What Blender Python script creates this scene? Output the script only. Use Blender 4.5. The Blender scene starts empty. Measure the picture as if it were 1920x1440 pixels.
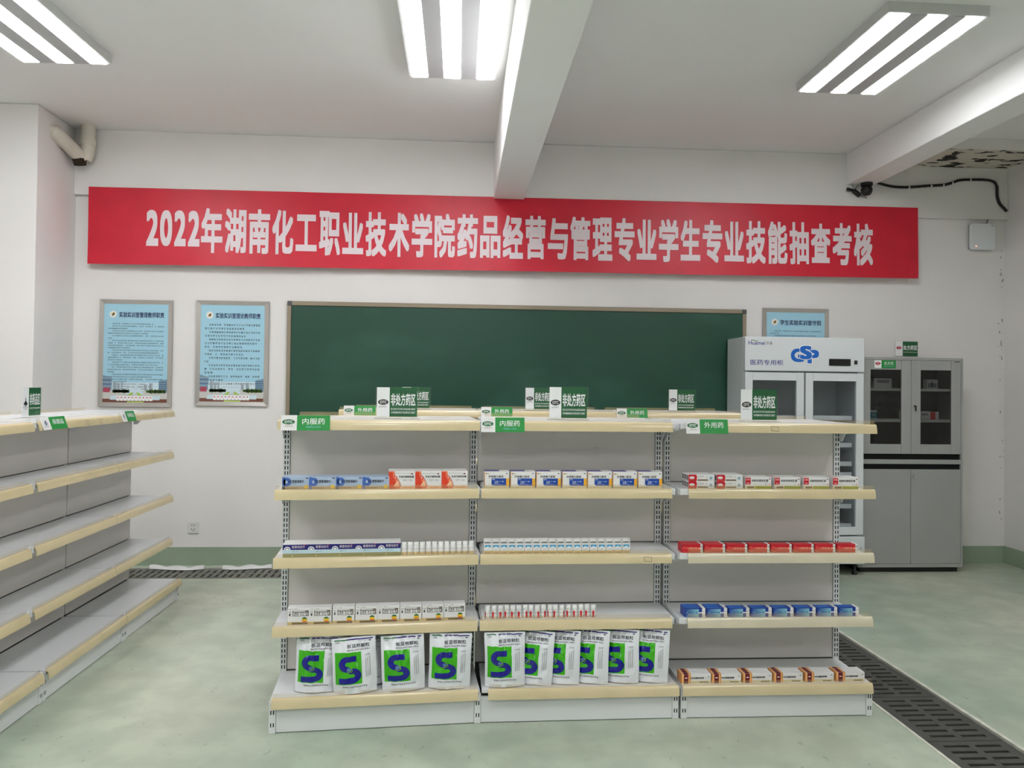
import bpy, math, random
from mathutils import Vector, Matrix
random.seed(7)
SC = bpy.context.scene
COL = SC.collection
# ------------------------------------------------------------------ camera
F, PITCH, YAW, ROLL, CY, EYE = 1482.65, .0161952, .0670658, .0120915, 701.95, 1.55
fw = Vector((math.sin(YAW)*math.cos(PITCH), math.cos(YAW)*math.cos(PITCH), math.sin(PITCH)))
r0 = Vector((math.cos(YAW), -math.sin(YAW), 0)); u0 = r0.cross(fw)
rt = r0*math.cos(ROLL)+u0*math.sin(ROLL); up = u0*math.cos(ROLL)-r0*math.sin(ROLL)
cam = bpy.data.cameras.new('camera'); camo = bpy.data.objects.new('camera', cam); COL.objects.link(camo)
cam.sensor_width = 36; cam.lens = F/1920*36; cam.shift_y = -(720-CY)/1920
cam.clip_start = .05
camo.matrix_world = Matrix(((rt.x, up.x, -fw.x, 0), (rt.y, up.y, -fw.y, 0), (rt.z, up.z, -fw.z, EYE), (0, 0, 0, 1)))
SC.camera = camo
# ------------------------------------------------------------------ world, exposure
W = bpy.data.worlds.new('world'); SC.world = W; W.use_nodes = True
W.node_tree.nodes['Background'].inputs[0].default_value = (.8, .85, .9, 1)
W.node_tree.nodes['Background'].inputs[1].default_value = .3
SC.view_settings.view_transform = 'Standard'; SC.view_settings.look = 'None'
SC.view_settings.gamma = 1; SC.view_settings.use_curve_mapping = False
SC.view_settings.exposure = 1.08
LAMP = 13.0
SC.cycles.max_bounces = 6; SC.cycles.diffuse_bounces = 4; SC.cycles.glossy_bounces = 3; SC.cycles.transmission_bounces = 3; SC.cycles.transparent_max_bounces = 16
SC.cycles.caustics_reflective = False; SC.cycles.caustics_refractive = False; SC.cycles.use_adaptive_sampling = True; SC.cycles.adaptive_threshold = .06; SC.cycles.adaptive_min_samples = 16

# ------------------------------------------------------------------ pixel helpers
EYEV = Vector((0, 0, EYE))
def ray(x, y): return fw+rt*((x-960)/F)-up*((y-CY)/F)
def ony(x, y, Y): d = ray(x, y); return EYEV+d*(Y/d.y)
def onx(x, y, X): d = ray(x, y); return EYEV+d*(X/d.x)

# ------------------------------------------------------------------ materials
def lin(c): c /= 255; return c/12.92 if c <= .04045 else ((c+.055)/1.055)**2.4
MATS = {}
def mat(name, rgb, rough=.5, metal=0., spec=.5, alpha=1., noise=None, emit=0., coat=0.):
    if name in MATS: return MATS[name]
    m = bpy.data.materials.new(name); m.use_nodes = True
    n = m.node_tree.nodes; l = m.node_tree.links; b = n['Principled BSDF']
    c = tuple(lin(v) for v in rgb)+(1,)
    b.inputs['Base Color'].default_value = c
    b.inputs['Roughness'].default_value = rough; b.inputs['Metallic'].default_value = metal
    b.inputs['Specular IOR Level'].default_value = spec; b.inputs['Alpha'].default_value = alpha
    b.inputs['Coat Weight'].default_value = coat
    if emit: b.inputs['Emission Color'].default_value = c; b.inputs['Emission Strength'].default_value = emit
    if noise:
        sc, amt = noise[:2]
        tc = n.new('ShaderNodeTexCoord'); t = n.new('ShaderNodeTexNoise'); t.inputs['Scale'].default_value = sc; t.inputs['Detail'].default_value = 5
        l.new(tc.outputs['Object'], t.inputs['Vector'])
        r = n.new('ShaderNodeValToRGB'); r.color_ramp.elements[0].position = .3; r.color_ramp.elements[1].position = .7
        r.color_ramp.elements[0].color = tuple(v*(1-amt) for v in c[:3])+(1,); r.color_ramp.elements[1].color = tuple(min(1, v*(1+amt)) for v in c[:3])+(1,)
        l.new(t.outputs['Fac'], r.inputs['Fac']); l.new(r.outputs['Color'], b.inputs['Base Color'])
        if len(noise) > 2:
            bp = n.new('ShaderNodeBump'); bp.inputs['Strength'].default_value = noise[2]; bp.inputs['Distance'].default_value = .002
            l.new(t.outputs['Fac'], bp.inputs['Height']); l.new(bp.outputs['Normal'], b.inputs['Normal'])
    MATS[name] = m; return m
def P(name): return MATS[name]
mat('wall_paint', (236, 233, 230), .75, noise=(1.3, .03, .05))
mat('ceiling_paint', (242, 242, 240), .85, noise=(.8, .02))
mat('band_paint', (156, 172, 150), .4, noise=(3, .08))
mat('white_steel', (226, 228, 229), .28, noise=(2, .02))
mat('panel_steel', (224, 219, 213), .25, noise=(2, .03))
mat('cream', (216, 200, 160), .16, noise=(9, .04))
mat('cream_pale', (216, 207, 182), .16, noise=(9, .04))
mat('lip', (214, 192, 140), .15, alpha=.15)
mat('black', (14, 14, 15), .5)
mat('slot', (8, 8, 8), .9)
mat('dark', (40, 40, 40), .5)
mat('pencil', (70, 66, 55), .7)
mat('chrome', (200, 200, 200), .2, metal=1)
mat('alu', (188, 184, 180), .3, metal=.9)
mat('frame_brown', (150, 138, 118), .4, metal=.3)
mat('board', (36, 86, 66), .33, noise=(1.5, .18))
mat('banner_red', (214, 28, 54), .42, noise=(5, .06, .15))
mat('banner_text', (236, 222, 226), .45)
mat('poster_blue', (166, 212, 230), .25)
mat('navy', (26, 34, 92), .4)
mat('ink', (30, 32, 45), .5)
mat('white', (246, 246, 246), .35)
mat('offwhite', (222, 222, 220), .4)
mat('carton_white', (232, 231, 230), .4)
mat('grey_steel', (166, 167, 165), .4, noise=(2, .03))
mat('grey_dark', (78, 80, 80), .5)
mat('fridge_white', (226, 231, 233), .25)
mat('fridge_in', (186, 191, 195), .5)
mat('sign_green', (22, 96, 52), .35)
mat('label_green', (30, 146, 62), .35)
mat('otc_green', (22, 110, 62), .4)
mat('otc_black', (28, 28, 30), .4)
mat('rx_red', (190, 22, 52), .4)
mat('pvc', (220, 214, 200), .45, noise=(6, .06))
mat('pipe_end_dark', (48, 40, 26), .9, noise=(30, .4))  # dark mottled brown of the pipe's broken end
mat('rubber', (22, 22, 24), .55)
mat('grate', (70, 71, 66), .6, noise=(12, .2, .3))
mat('grate_grey', (116, 116, 108), .6, noise=(12, .2, .3))
mat('pit', (18, 17, 15), .95)
mat('mortar', (205, 205, 192), .8, noise=(20, .15))
mat('gsp_blue', (24, 108, 206), .4)
mat('violet_ink', (76, 66, 150), .4)
mat('diffuser', (250, 250, 254), .4, emit=LAMP)
mat('lamp_panel', (190, 190, 192), .5)
mat('lamp_body', (205, 206, 204), .5)
# print colours, some also painting the clear lip's tint on product feet
for nm, c in dict(p_pale=(172, 190, 214), p_blue=(70, 108, 184), p_tan=(186, 164, 132), p_yel=(238, 196, 50), p_orange=(226, 66, 38), p_orange2=(240, 128, 92), p_peach=(246, 196, 160),
                  p_navy=(28, 24, 110), p_ice=(196, 220, 232), p_olive=(132, 136, 92), p_tan2=(214, 186, 130), p_brown=(70, 50, 20), p_blue2=(20, 74, 168), p_gold=(242, 178, 44),
                  p_sky=(58, 150, 206), p_red=(206, 24, 44), p_red2=(226, 44, 54), p_olive2=(152, 168, 40), p_mud=(120, 104, 78), p_cyan=(40, 140, 214), p_deep=(14, 58, 156),
                  p_aqua=(136, 200, 218), p_maroon=(116, 18, 36), p_amber=(224, 146, 66), p_apri=(246, 190, 126), p_green=(60, 172, 16), p_royal=(18, 18, 140), p_purple=(58, 32, 126),
                  p_grey=(150, 152, 156), p_teal=(40, 128, 150), p_leaf=(96, 132, 62), p_road=(206, 205, 200), p_bldg=(118, 150, 172), p_bldg2=(166, 176, 182), p_tree=(62, 84, 54), p_plaza=(120, 74, 58), p_haze=(208, 228, 236), p_lime=(176, 206, 90), p_pink=(178, 70, 90), p_cream=(226, 214, 176), p_rim=(230, 226, 140)).items():
    mat(nm, c, .35)
mat('film_white', (226, 229, 233), .15, noise=(10, .02))
mat('film_green', (60, 178, 14), .15)
mat('film_royal', (16, 16, 138), .15)
mat('film_purple', (58, 32, 126), .15)
mat('plastic_white', (240, 240, 240), .3)
mat('plastic_cloth', (228, 228, 226), .45)

def glass(name, tint, gloss=1.):
    m = bpy.data.materials.new(name); m.use_nodes = True; n = m.node_tree.nodes; l = m.node_tree.links
    for x in list(n): n.remove(x)
    o = n.new('ShaderNodeOutputMaterial'); mx = n.new('ShaderNodeMixShader'); t = n.new('ShaderNodeBsdfTransparent'); g = n.new('ShaderNodeBsdfGlossy'); fr = n.new('ShaderNodeFresnel')
    t.inputs[0].default_value = tint+(1,); g.inputs['Roughness'].default_value = .03; g.inputs['Color'].default_value = (gloss, gloss, gloss, 1); fr.inputs['IOR'].default_value = 1.45
    ge = n.new('ShaderNodeNewGeometry'); iv = n.new('ShaderNodeMath'); iv.operation = 'SUBTRACT'; iv.inputs[0].default_value = 1; ml = n.new('ShaderNodeMath'); ml.operation = 'MULTIPLY'
    l.new(ge.outputs['Backfacing'], iv.inputs[1]); l.new(fr.outputs[0], ml.inputs[0]); l.new(iv.outputs[0], ml.inputs[1])   # the exit face of a thin pane adds no second mirror
    l.new(ml.outputs[0], mx.inputs[0]); l.new(t.outputs[0], mx.inputs[1]); l.new(g.outputs[0], mx.inputs[2]); l.new(mx.outputs[0], o.inputs[0]); MATS[name] = m
glass('acrylic', (.985, .99, .987)); glass('fridge_glass', (.86, .88, .89)); glass('cab_glass', (.66, .67, .66))

def floor_mat():
    m = mat('stain', (178, 177, 172), .8); m = mat('floor_epoxy', (176, 192, 170), .3); n = m.node_tree.nodes; l = m.node_tree.links; b = n['Principled BSDF']
    tc = n.new('ShaderNodeTexCoord')
    def noise(sc, det, stretch=(1, 1, 1)):
        mp = n.new('ShaderNodeMapping'); mp.inputs['Scale'].default_value = stretch; l.new(tc.outputs['Object'], mp.inputs[0])
        t = n.new('ShaderNodeTexNoise'); t.inputs['Scale'].default_value = sc; t.inputs['Detail'].default_value = det; l.new(mp.outputs[0], t.inputs['Vector']); return t
    def ramp(src, p0, c0, p1, c1):
        r = n.new('ShaderNodeValToRGB'); e = r.color_ramp.elements; e[0].position = p0; e[1].position = p1
        e[0].color = c0; e[1].color = c1; l.new(src.outputs['Fac'], r.inputs[0]); return r
    L = lambda a: tuple(lin(v) for v in a)+(1,)
    a = ramp(noise(.9, 6, (1, .7, 1)), .34, L((166, 184, 164)), .66, L((202, 206, 186)))
    d = ramp(noise(5, 8), .42, (0, 0, 0, 1), .62, (1, 1, 1, 1))
    mx = n.new('ShaderNodeMixRGB'); mx.blend_type = 'MULTIPLY'; mx.inputs[0].default_value = .14
    l.new(a.outputs[0], mx.inputs[1]); l.new(d.outputs[0], mx.inputs[2])
    s = ramp(noise(26, 4, (1, .5, 1)), .29, (.35, .34, .28, 1), .34, (1, 1, 1, 1))
    m2 = n.new('ShaderNodeMixRGB'); m2.blend_type = 'MULTIPLY'; m2.inputs[0].default_value = .4
    l.new(mx.outputs[0], m2.inputs[1]); l.new(s.outputs[0], m2.inputs[2]); l.new(m2.outputs[0], b.inputs['Base Color'])
    rr = n.new('ShaderNodeMapRange'); rr.inputs['To Min'].default_value = .22; rr.inputs['To Max'].default_value = .5
    l.new(noise(3, 4).outputs['Fac'], rr.inputs['Value']); l.new(rr.outputs[0], b.inputs['Roughness'])
floor_mat()
def spotted(name, base, spot, scale, lo, hi, stretch=(1, 1, 1), second=None):
    m = mat(name, base, .8); n = m.node_tree.nodes; l = m.node_tree.links; b = n['Principled BSDF']
    tc = n.new('ShaderNodeTexCoord'); mp = n.new('ShaderNodeMapping'); mp.inputs['Scale'].default_value = stretch; l.new(tc.outputs['Object'], mp.inputs[0])
    t = n.new('ShaderNodeTexNoise'); t.inputs['Scale'].default_value = scale; t.inputs['Detail'].default_value = 3; l.new(mp.outputs[0], t.inputs['Vector'])
    r = n.new('ShaderNodeValToRGB'); e = r.color_ramp.elements; e[0].position = lo; e[1].position = hi
    e[0].color = tuple(lin(v) for v in base)+(1,); e[1].color = tuple(lin(v) for v in spot)+(1,)
    if second: k = e.new((lo*2+hi)/3-.03); k.color = tuple(lin(v) for v in second)+(1,)
    l.new(t.outputs['Fac'], r.inputs[0]); l.new(r.outputs[0], b.inputs['Base Color'])
spotted('mould', (214, 208, 194), (28, 25, 20), 7.5, .54, .57, (.8, 1.7, 1))
spotted('chalky', (28, 74, 58), (64, 110, 94), 1.6, .5, .95, (.5, 1, 1))
MATS['chalky'].node_tree.nodes['Principled BSDF'].inputs['Roughness'].default_value = .36

def grad(name, x0, x1, stops):
    m = mat(name, stops[0], .35); n = m.node_tree.nodes; l = m.node_tree.links; tc = n.new('ShaderNodeTexCoord'); sp = n.new('ShaderNodeSeparateXYZ'); mr = n.new('ShaderNodeMapRange'); r = n.new('ShaderNodeValToRGB')
    mr.inputs[1].default_value = x0; mr.inputs[2].default_value = x1; e = r.color_ramp.elements
    for k, c in enumerate(stops):
        q = e[0] if k == 0 else e[1] if k == len(stops)-1 else e.new(k/(len(stops)-1))
        q.position = k/(len(stops)-1); q.color = tuple(lin(v) for v in c)+(1,)
    l.new(tc.outputs['Object'], sp.inputs[0]); l.new(sp.outputs[0], mr.inputs[0]); l.new(mr.outputs[0], r.inputs[0]); l.new(r.outputs[0], n['Principled BSDF'].inputs['Base Color'])
grad('blue_grad', .003, .069, [(16, 66, 160), (20, 84, 180), (36, 128, 206), (140, 200, 218)])
# ------------------------------------------------------------------ text glyph meshes (flat print)
TXT = {}
def text2d(s):
    k = s
    if k in TXT: return TXT[k]
    c = bpy.data.curves.new('t', 'FONT'); c.body = s; c.resolution_u = 5 if s.isascii() else 2
    o = bpy.data.objects.new('t', c); COL.objects.link(o)
    me = bpy.data.meshes.new_from_object(o.evaluated_get(bpy.context.evaluated_depsgraph_get()))
    vs = [(v.co.x, v.co.y) for v in me.vertices]; fs = [tuple(p.vertices) for p in me.polygons]
    bpy.data.objects.remove(o); bpy.data.curves.remove(c); bpy.data.meshes.remove(me)
    xs = [v[0] for v in vs]; ys = [v[1] for v in vs]; x0, x1, y0, y1 = min(xs), max(xs), min(ys), max(ys)
    TXT[k] = ([((x-x0)/(x1-x0), (y-y0)/(y1-y0)) for x, y in vs], fs, x1-x0, y1-y0); return TXT[k]
BANNER = '2022年湖南化工职业技术学院药品经营与管理专业学生专业技能抽查考核'
for ch in sorted(set(BANNER)): text2d(ch)

# ------------------------------------------------------------------ mesh builder
class MB:
    def __init__(s): s.v = []; s.f = []; s.m = []; s.mats = []; s.sm = []
    def mi(s, m):
        if m not in s.mats: s.mats.append(m)
        return s.mats.index(m)
    def add(s, vs, fs, m, smooth=False):
        o = len(s.v); s.v += [tuple(v) for v in vs]; k = s.mi(m)
        for f in fs: s.f.append(tuple(i+o for i in f)); s.m.append(k); s.sm.append(smooth)
        return s
    def box(s, x0, x1, y0, y1, z0, z1, m, b=0.):
        if b:
            b = min(b, (x1-x0)*.4, (y1-y0)*.4, (z1-z0)*.4); vs = []; fs = []
            X, Y, Z = (x0, x1), (y0, y1), (z0, z1)
            idx = {}
            for i in (0, 1):
                for j in (0, 1):
                    for k in (0, 1):
                        sx, sy, sz = (b, -b)[i], (b, -b)[j], (b, -b)[k]
                        idx[i, j, k, 'x'] = len(vs); vs.append((X[i], Y[j]+sy, Z[k]+sz))
                        idx[i, j, k, 'y'] = len(vs); vs.append((X[i]+sx, Y[j], Z[k]+sz))
                        idx[i, j, k, 'z'] = len(vs); vs.append((X[i]+sx, Y[j]+sy, Z[k]))
            q = ((0, 0), (1, 0), (1, 1), (0, 1))
            for i in (0, 1):
                a = [idx[i, j, k, 'x'] for j, k in q]; fs.append(a if i else a[::-1])
                a = [idx[j, i, k, 'y'] for j, k in q]; fs.append(a[::-1] if i else a)
                a = [idx[j, k, i, 'z'] for j, k in q]; fs.append(a if i else a[::-1])
            for i in (0, 1):
                for j in (0, 1):
                    fl = (i+j) % 2
                    for a, p, r in (((i, j, 0), 'x', 'y'),):
                        e = [idx[i, j, 0, 'x'], idx[i, j, 0, 'y'], idx[i, j, 1, 'y'], idx[i, j, 1, 'x']]; fs.append(e if fl else e[::-1])
                    e = [idx[i, 0, j, 'x'], idx[i, 0, j, 'z'], idx[i, 1, j, 'z'], idx[i, 1, j, 'x']]; fs.append(e[::-1] if fl else e)
                    e = [idx[0, i, j, 'y'], idx[0, i, j, 'z'], idx[1, i, j, 'z'], idx[1, i, j, 'y']]; fs.append(e if fl else e[::-1])
            for i in (0, 1):
                for j in (0, 1):
                    for k in (0, 1):
                        e = [idx[i, j, k, c] for c in 'xyz']; fs.append(e if (i+j+k) % 2 else e[::-1])
            return s.add(vs, fs, m)
        return s.add([(x0, y0, z0), (x1, y0, z0), (x1, y1, z0), (x0, y1, z0), (x0, y0, z1), (x1, y0, z1), (x1, y1, z1), (x0, y1, z1)],
                     [(0, 3, 2, 1), (4, 5, 6, 7), (0, 1, 5, 4), (1, 2, 6, 5), (2, 3, 7, 6), (3, 0, 4, 7)], m)
    def ext(s, prof, x0, x1, m, smooth=False):      # prof: (y,z) outline counter-clockwise seen from +x, swept along x
        n = len(prof); vs = [(x0, y, z) for y, z in prof]+[(x1, y, z) for y, z in prof]
        s.add(vs, [(i, n+i, n+(i+1) % n, (i+1) % n)[::-1] for i in range(n)], m, smooth)
        return s.add(vs, [tuple(range(n))[::-1], tuple(range(n, 2*n))], m)
    def tube(s, pts, r, m, n=10, cap=True):
        pts = [Vector(p) for p in pts]; rs = r if isinstance(r, list) else [r]*len(pts); vs = []; fs = []
        prev = None
        for i, p in enumerate(pts):
            t = (pts[min(i+1, len(pts)-1)]-pts[max(i-1, 0)]).normalized()
            if prev is None: a = t.orthogonal().normalized()
            else: a = (prev-t*prev.dot(t)).normalized()
            prev = a; b = t.cross(a)
            for k in range(n):
                g = 2*math.pi*k/n; vs.append(p+(a*math.cos(g)+b*math.sin(g))*rs[i])
        for i in range(len(pts)-1):
            for k in range(n): fs.append((i*n+k, i*n+(k+1) % n, (i+1)*n+(k+1) % n, (i+1)*n+k))
        s.add(vs, fs, m, True)
        if cap: s.add(vs, [tuple(range(n))[::-1], tuple(range((len(pts)-1)*n, len(pts)*n))], m)
        return s
    def lathe(s, prof, m, n=14, c=(0, 0)):            # prof (r,z) bottom to top
        vs = []; fs = []
        for r, z in prof:
            for k in range(n): g = 2*math.pi*k/n; vs.append((c[0]+r*math.cos(g), c[1]+r*math.sin(g), z))
        for i in range(len(prof)-1):
            for k in range(n): fs.append((i*n+k, i*n+(k+1) % n, (i+1)*n+(k+1) % n, (i+1)*n+k))
        s.add(vs, fs, m, True)
        return s.add(vs, [tuple(range(n))[::-1], tuple(range((len(prof)-1)*n, len(prof)*n))], m)
    # flat print: fn maps (a,b) in metres on the face to 3D
    def quad(s, fn, a0, b0, a1, b1, m, na=1, nb=1):
        vs = [fn(a0+(a1-a0)*i/na, b0+(b1-b0)*j/nb) for j in range(nb+1) for i in range(na+1)]
        return s.add(vs, [(j*(na+1)+i, j*(na+1)+i+1, (j+1)*(na+1)+i+1, (j+1)*(na+1)+i) for j in range(nb) for i in range(na)], m, na*nb > 1)
    def poly(s, fn, pts, m): return s.add([fn(*p) for p in pts], [tuple(range(len(pts)))], m)
    def ell(s, fn, a, b, ra, rb, m, n=20, g0=0., g1=2*math.pi):
        full = abs(g1-g0-2*math.pi) < 1e-6
        return s.poly(fn, [(a+ra*math.cos(g0+(g1-g0)*k/(n if full else n-1)), b+rb*math.sin(g0+(g1-g0)*k/(n if full else n-1))) for k in range(n)], m)
    def text(s, fn, t, a0, b0, a1, b1, m, bold=0.):
        vs, fs, ew, eh = text2d(t); bx, by = bold/ew, bold/eh
        if not bold: dirs = ((0, 0),)
        elif bold < .02: dirs = ((-1, -1), (1, -1), (1, 1), (-1, 1))
        else: dirs = ((-1, -1), (1, -1), (1, 1), (-1, 1), (-1, 0), (1, 0), (0, -1), (0, 1))
        am, bm = (a0+a1)/2, (b0+b1)/2; q = Vector(fn(am, bm)); nr = (Vector(fn(am+.002, bm))-q).cross(Vector(fn(am, bm+.002))-q).normalized()
        for k, (sx, sy) in enumerate(dirs):
            o = nr*(.00008*k)
            s.add([Vector(fn(a0+(x*(1-2*bx)+bx*(1+sx))*(a1-a0), b0+(y*(1-2*by)+by*(1+sy))*(b1-b0)))+o for x, y in vs], fs, m)
        return s
    def ribbon(s, fn, pts, w, m, k=1):
        n = len(pts); vs = []
        for j in range(k+1):
            t = (j/k-.5)*w
            for i, p in enumerate(pts):
                q0, q1 = pts[max(i-1, 0)], pts[min(i+1, n-1)]; dx, dy = q1[0]-q0[0], q1[1]-q0[1]; d = math.hypot(dx, dy)
                vs.append(fn(p[0]-dy/d*t, p[1]+dx/d*t))
        return s.add(vs, [(j*n+i, j*n+i+1, (j+1)*n+i+1, (j+1)*n+i) for j in range(k) for i in range(n-1)], m, k > 1)
    def scrawl(s, fn, a0, b0, a1, b1, m, n, seed=1, sp=.2):       # a row of tiny unreadable print marks
        rd = random.Random(seed); w = (a1-a0)/n
        for i in range(n):
            if rd.random() < .06: continue
            x0 = a0+i*w+w*sp/2; x1 = x0+w*(1-sp); h = b1-b0
            s.quad(fn, x0, b0+h*rd.uniform(.55, .8), x1, b1, m); s.quad(fn, x0+(x1-x0)*rd.uniform(0, .3), b0, x1-(x1-x0)*rd.uniform(0, .3), b0+h*rd.uniform(.3, .45), m)
        return s
    def mesh(s, name):
        me = bpy.data.meshes.new(name); me.from_pydata(s.v, [], s.f)
        for m in s.mats: me.materials.append(P(m))
        me.polygons.foreach_set('material_index', s.m); me.polygons.foreach_set('use_smooth', s.sm); me.update(); return me
    def build(s, name, parent=None, loc=None, rz=None):
        o = bpy.data.objects.new(name, s.mesh(name)); COL.objects.link(o); o.parent = parent
        if loc is not None: o.location = loc
        if rz is not None: o.rotation_euler = (0, 0, rz)
        return o
def B(*a, **k): return MB().box(*a, **k)
def tag(o, label, cat, group=None):
    o['label'] = label; o['category'] = cat
    if group: o['group'] = group
    return o
def struct(o): o['kind'] = 'structure'; return o
def empty(name, loc=(0, 0, 0), rz=0.):
    o = bpy.data.objects.new(name, None); COL.objects.link(o); o.location = loc; o.rotation_euler = (0, 0, rz); o.empty_display_size = .1; return o
def copy_tree(o, parent=None):
    c = o.copy(); COL.objects.link(c); c.parent = parent
    for ch in list(o.children): copy_tree(ch, c)
    return c
def front(y=-.0004): return lambda a, b: (a, y, b)

# ------------------------------------------------------------------ room shell
YW, ZC, XL, XR, YR = 6.93, 3.69, -4.3, 4.99, -4.6
DX0, DX1, DY0, DY1 = 2.085, 2.465, 6.455, 6.83      # drain channels
GAP = .012
fl = MB()
def flat(x0, x1, y0, y1): fl.box(x0, x1, y0, y1, -.12, 0, 'floor_epoxy')
flat(XL, DX0, YR, DY0); flat(DX1, XR, YR, DY1); flat(XL, DX1, DY1, YW+.1); flat(DX1, XR, DY1, YW+.1)
flat(XL, -3.24, DY0, DY1)
struct(fl.build('floor'))
pit = MB(); pit.box(DX0, DX1, YR, DY1, -.13, -.12, 'pit'); pit.box(-3.24, DX0, DY0, DY1, -.13, -.12, 'pit'); struct(pit.build('trim_1'))
struct(B(XL-.1, XR+.1, YR, YW+.1, ZC, ZC+.1, 'ceiling_paint').build('ceiling'))
struct(B(XL, XR+.1, YW, YW+.15, 0, ZC, 'wall_paint').build('wall_back'))
struct(B(XR, XR+.15, YR, YW, 0, ZC, 'wall_paint').build('wall_right'))
struct(B(XL-.15, XL, YR, YW, 0, ZC, 'wall_paint').build('wall_left'))
struct(B(XL, XR, YR-.15, YR, 0, ZC, 'wall_paint').build('wall_rear'))
struct(B(XL, -3.265, 6.3, YW, 0, ZC, 'wall_paint', b=.006).build('trim_2'))                 # column
struct(B(-3.265, XR, 6.885, YW, 3.135, ZC, 'wall_paint', b=.004).build('trim_3'))           # beam along back wall
struct(B(.285, .55, YR, 6.885, 3.195, ZC, 'ceiling_paint', b=.004).build('trim_4'))
struct(B(3.46, 3.71, YR, 6.885, 3.41, ZC, 'ceiling_paint', b=.004).build('trim_5'))
so = MB(); so.box(3.71, XR, 6.34, 6.885, 3.6, ZC, 'wall_paint'); so.quad(lambda a, b: (a, b, 3.599), 3.711, 6.35, XR-.01, 6.884, 'mould')
struct(so.build('trim_6'))
struct(B(-3.265, XR, YW-.006, YW, 0, .155, 'band_paint').build('baseboard_back'))
struct(B(XR-.006, XR, YR, YW-.006, 0, .155, 'band_paint').build('baseboard_right'))
struct(B(XL, -3.259, 6.294, 6.3, 0, .155, 'band_paint').build('baseboard_left'))
# mould dots in the right-hand corner and small scuffs
ms = MB(); rd = random.Random(3)
for i in range(34):
    z = .35+rd.random()*2.6; r = rd.uniform(.004, .012)
    ms.ell(lambda a, b: (a, YW-.0012, b), XR-.03+rd.uniform(-.03, .02), z, r*.7, r*rd.uniform(.8, 1.6), 'stain', 8)
struct(ms.build('trim_7'))
# mortar edges of the channels
mo = MB(); mo.box(DX0-.012, DX0+.004, YR, DY0, -.02, .003, 'mortar'); mo.box(DX1-.004, DX1+.016, YR, DY1, -.02, .003, 'mortar'); mo.box(-3.24, DX0, DY1-.004, DY1+.02, -.02, .003, 'mortar')
struct(mo.build('trim_8'))

# ------------------------------------------------------------------ drain grates
def grate(n, length, width, m):
    g = MB(); t = .03; side = .045; mid = .03; cols = ((side, width/2-mid/2), (width/2+mid/2, width-side)); gap = .018; marg = (length-n*.057)/2+.018
    ys = [marg+i*.057 for i in range(n)]
    g.box(0, side, 0, length, -t, 0, m); g.box(width-side, width, 0, length, -t, 0, m); g.box(width/2-mid/2, width/2+mid/2, 0, length, -t, 0, m)
    for x0, x1 in cols:
        e = 0.
        for y in ys: g.box(x0, x1, e, y, -t, 0, m); e = y+.021
        g.box(x0, x1, e, length, -t, 0, m)
    return g
gm = grate(8, .496, DX1-DX0-.03, 'grate').mesh('drain_grate')
y = 3.41-.5*13; first = True
for i in range(20):
    yy = y+.5*i
    if yy < 1.8 or yy+.5 > DY0: continue
    o = bpy.data.objects.new('drain_grate', gm); COL.objects.link(o); o.location = (DX0+.015, yy+.002, -.004)
    tag(o, 'dark slotted drain grate in the floor channel passing the ends of the shelf row', 'grate', 'dark grates of the channel past the shelf ends')
gm2 = grate(8, .496, DY1-DY0-.03, 'grate_grey').mesh('drain_grate')
for i in range(11):
    o = bpy.data.objects.new('drain_grate', gm2); COL.objects.link(o); o.location = (-2.71+.5*(i-1)+.498, DY0+.015, -.004); o.rotation_euler = (0, 0, math.pi/2)
    tag(o, 'grey slotted drain grate in the floor channel along the back wall', 'grate', 'grey grates of the back wall channel')
# scraps of white plastic lying on the back grate
def scrap(x0, x1, y, seed, label):
    rd = random.Random(seed); m = MB(); n = 16; v = []
    for i in range(n+1):
        t = i/n; w = .035*math.sin(math.pi*min(1, .08+t*.9))+.006; zz = .004+.02*abs(math.sin(t*7+seed))
        x = x0+(x1-x0)*t; yy = y+.02*math.sin(t*5+seed)
        v += [(x, yy-w, .002), (x, yy-w*.3, zz+.012), (x, yy+w*.4, zz), (x, yy+w, .002)]
    f = [(i*4+k, (i+1)*4+k, (i+1)*4+k+1, i*4+k+1) for i in range(n) for k in range(3)]
    m.add(v, f, 'plastic_cloth', True); return tag(m.build('plastic_scrap'), label, 'plastic scrap')
scrap(-2.55, -2.1, 6.79, 1, 'longer crumpled white plastic strip lying on the grey drain grate')
scrap(-1.95, -1.55, 6.8, 4, 'shorter crumpled white plastic strip lying on the grey drain grate')

# ------------------------------------------------------------------ ceiling lamps
def lamp_proto():
    r = empty('ceiling_lamp'); w, l, h = .58, 1.18, .06
    m = MB(); m.box(0, w, 0, l, .03, h, 'lamp_body'); m.box(0, .018, 0, l, 0, .03, 'lamp_body'); m.box(w-.018, w, 0, l, 0, .03, 'lamp_body'); m.box(.018, w-.018, 0, .012, 0, .03, 'lamp_body'); m.box(.018, w-.018, l-.012, l, 0, .03, 'lamp_body')
    m.build('housing', r)
    s = (w-.036)/5
    for k in range(5):
        x0 = .018+s*k+.003; x1 = .018+s*(k+1)-.003
        if k % 2 == 0: B(x0, x1, .014, l-.014, -.006, .026, 'diffuser', b=.004).build('diffuser', r)
        else: B(x0, x1, .014, l-.014, -.004, .026, 'lamp_panel').build('reflector_panel', r)
    return r
lp = lamp_proto(); first = True
LROW = {0: 'in the bay beside the column', 1: 'beside the deep ceiling beam', 2: 'in the bay of the shallow mouldy-end beam'}
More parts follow.
